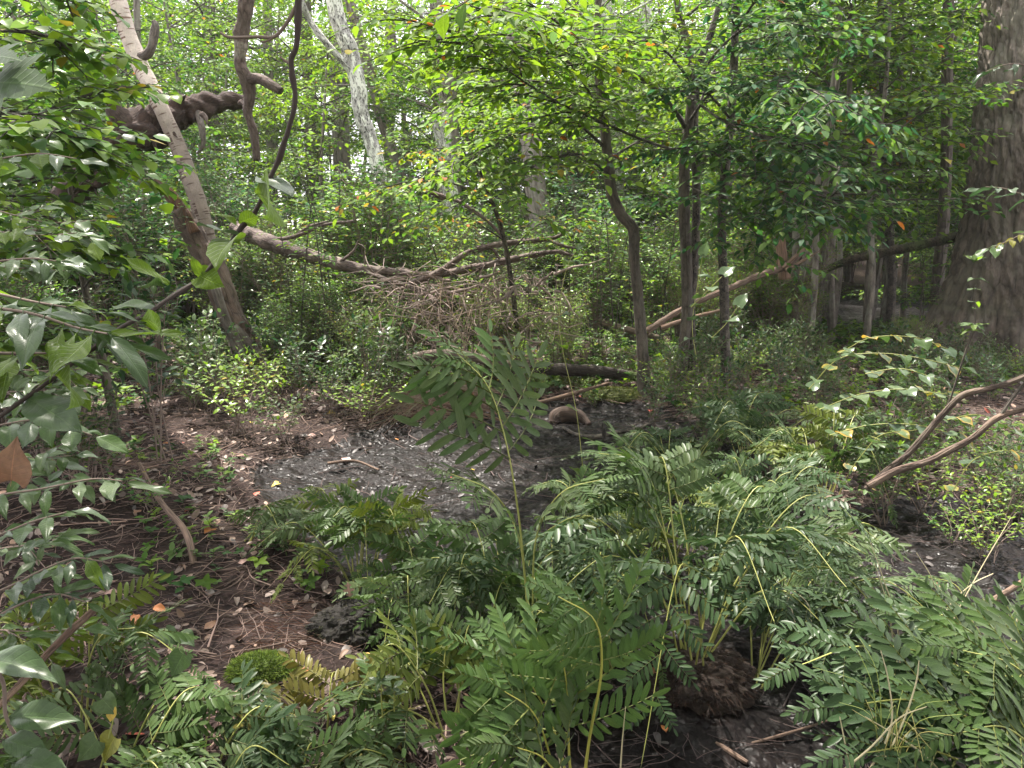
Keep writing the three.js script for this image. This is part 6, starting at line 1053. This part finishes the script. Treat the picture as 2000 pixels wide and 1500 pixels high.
{ // leaf litter and twigs: past counting
  const m4 = new THREE.Matrix4(), q = new THREE.Quaternion(), q2 = new THREE.Quaternion(), e = new THREE.Euler(), col = new THREE.Color();
  const geos = [0, 1, 2].map((k) => { const mb = new MB(); mb.leaf(V(-0.5, 0.02, 0), V(1, 0, 0), UPV, 1, [0.5, 0.62, 0.42][k], [1, 1, 1], 2, [0.4, -0.25, 0.6][k], [-0.25, 0.25, 0.4][k]); return mb.geo(); });
  const cols = [[0.15, 0.1, 0.075], [0.11, 0.075, 0.056], [0.2, 0.14, 0.11], [0.085, 0.06, 0.048], [0.21, 0.155, 0.13], [0.06, 0.045, 0.038]], rare = [[0.48, 0.18, 0.05], [0.5, 0.3, 0.22], [0.55, 0.4, 0.06], [0.42, 0.09, 0.05]];
  const lists = [[], [], []];
  for (let i = 0; i < 20000; i++) {
    const d = Math.sqrt(rr(2.4, 110)), x = (rr(-120, 2120) - 1000) / FPX * d, z = -d, md = mudness(x, z); if (md > 0.1 && rnd() > 0.07) continue; if (md <= 0.1 && fbm(x * 1.7, 3, z * 1.7, 3) < rs() * 0.5 - 0.15) continue; const wet = md > 0.1;
    e.set(rs() * (wet ? 0.15 : 0.5), rr(0, 6.28), rs() * (wet ? 0.15 : 0.5)); const s = rr(0.022, 0.06) * (rnd() < 0.1 ? 1.4 : 1) * (d > 6 ? 1.2 : 1);
    lists[i % 3].push([m4.clone().compose(V(x, H(x, z) + (wet ? 0.008 : rr(0.004, 0.02)), z), q.setFromEuler(e), V(s, s, s)), jit(rnd() < 0.022 ? pick(rare) : wet && rnd() < 0.88 ? [0.05, 0.042, 0.04] : pick(cols), 0.25)]);
  }
  lists.forEach((l, k) => { const im = new THREE.InstancedMesh(geos[k], M.litter, l.length); l.forEach(([m, c], i) => { im.setMatrixAt(i, m); im.setColorAt(i, col.setRGB(...c)); }); im.userData.kind = 'stuff'; place(im, 'leaf_litter', ['brown dead leaves strewn over the wood floor', 'flat dead leaves strewn over the wood floor', 'rolled dead leaves strewn over the wood floor'][k], 'leaf litter'); });
  const tw = [0, 1, 2].map(() => { const mb = new MB(), p = wiggle(curve([V(-0.5, 0, 0), V(-0.15, 0.01, rs() * 0.05), V(0.2, 0, rs() * 0.06), V(0.5, 0.015, rs() * 0.05)], 9), 0.018, 4); mb.tube(p, [0.0085, 0.0035], 5, [1, 1, 1]); mb.tube([p[5], p[5].clone().add(V(0.13, 0.02, rs() * 0.16))], [0.006, 0.003], 4); return mb.geo(); });
  const tl = [[], [], []];
  for (let i = 0; i < 34000; i++) {
    const d = Math.sqrt(rr(2.4, 100)), x = (rr(-120, 2120) - 1000) / FPX * d, z = -d, md = mudness(x, z); if (md > 0.12 && rnd() > 0.3) continue;
    e.set(0, rr(0, 6.28), rs() * 0.12); const s = rr(0.04, 0.24) * (rnd() < 0.08 ? 2 : 1), k = rr(0.4, 1.3);
    tl[i % 3].push([m4.clone().compose(V(x, H(x, z) + rr(0.004, 0.022), z), q.setFromEuler(e), V(s, s * 0.8, s * rr(0.8, 1.2))), md > 0.12 ? [k * 0.4, k * 0.36, k * 0.38] : rnd() < 0.15 ? [k * 1.9, k * 1.7, k * 1.6] : [k, k * 0.92, k * 0.9]]);
  }
  tl.forEach((l, k) => { const im = new THREE.InstancedMesh(tw[k], M.twig, l.length); l.forEach(([m, c], i) => { im.setMatrixAt(i, m); im.setColorAt(i, col.setRGB(...c)); }); im.userData.kind = 'stuff'; place(im, 'twig_litter', ['thin dead twigs strewn over the wood floor', 'bent dead twigs strewn over the wood floor', 'crooked dead twigs strewn over the wood floor'][k], 'twig litter'); });
}
// single fallen leaves that stand out
for (const [x, y, L, tn, label] of [
  [400, 1238, 0.055, 'brown', 'round brown cupped leaf lying on the litter at the end of the barkless log'], [610, 1328, 0.05, 'rust', 'orange red leaf near the moss mound'], [680, 905, 0.06, 'pink', 'pale pink leaf on the wet mud near the thin dark twig'], [640, 812, 0.09, 'gold', 'yellow leaf on the litter before the mound of dead stems'], [265, 1010, 0.06, 'brown', 'brown leaf on the litter under the curved bare stick'],
  [415, 1040, 0.06, 'rust', 'orange brown leaf on the litter beside the small fern sprig'], [465, 1108, 0.045, 'pink', 'pale pink leaf in the middle of the litter'], [1270, 808, 0.09, 'red', 'red leaf at the foot of the kinked sapling'], [888, 940, 0.045, 'red', 'small red leaf on the wet mud near the tall fern frond'], [545, 950, 0.05, 'gold', 'curled yellow leaf on the litter at the mud edge'],
  [920, 775, 0.05, 'rust', 'small orange leaf on the dead stems'], [618, 855, 0.08, 'pink', 'whitish leaf at the edge of the wet mud'], [1790, 1190, 0.05, 'rust', 'orange leaf on the dark mud behind the corner fern'], [1760, 1205, 0.035, 'pink', 'pale leaf on the dark mud behind the corner fern'], [1835, 1155, 0.04, 'brown', 'brown leaf under the dry grass stalks'],
  [640, 1370, 0.055, 'pink', 'pale grey oak like leaf on the dark mud beside the blue green seedling'], [230, 1165, 0.05, 'pink', 'pinkish leaf between the ferns and the leafy shoot'], [1300, 1440, 0.04, 'rust', 'orange leaf beside the rough broken stick'], [700, 1480, 0.05, 'rust', 'orange brown leaf at the bottom edge beside the smooth grey stick'],
]) { const t = thing('fallen_leaf', label, 'leaf'); const g = G(x, y); setLeaf(t, g.add(V(0, 0.018, 0)), V(rs(), 0.1, rs()), V(rs() * 0.3, 1, 0.35 + rs() * 0.2).normalize(), L, pick(['heart', 'elliptic', 'elliptic']), tn, 1, y === 1370 ? OAK : undefined); }
{ const t = thing('acorn', 'small yellow acorn lying on the dark mud under the ferns', 'acorn', G(718, 1286).add(V(0, 0.014, 0))); const mb = new MB(); mb.tube([V(-0.008, 0, 0), V(0, 0, 0), V(0.008, 0, 0)], (k) => 0.0085 * Math.sin(0.5 + k * 2.2), 10, [2.2, 1.6, 0.8]); mb.build('nut', M.straw, t); const c = new MB(); c.tube([V(-0.010, 0, 0), V(-0.005, 0, 0)], [0.006, 0.0088], 10, [0.5, 0.4, 0.3]); c.build('cap', M.straw, t); }

// ---------------------------------------------------------------- things stand at their base; shadows
for (const o of scene.children) {
  if (o.isGroup && o.position.lengthSq() === 0 && o.children.length) {
    const b = new THREE.Box3(); for (const c of o.children) if (c.isInstancedMesh === undefined || !c.isInstancedMesh) b.expandByObject(c);
    if (b.isEmpty()) continue; const base = V((b.min.x + b.max.x) / 2, b.min.y, (b.min.z + b.max.z) / 2); o.position.copy(base); for (const c of o.children) c.position.sub(base);
  }
}
scene.traverse((o) => { if (o.isMesh) { o.castShadow = true; o.receiveShadow = true; } });
renderer.render(scene, camera);
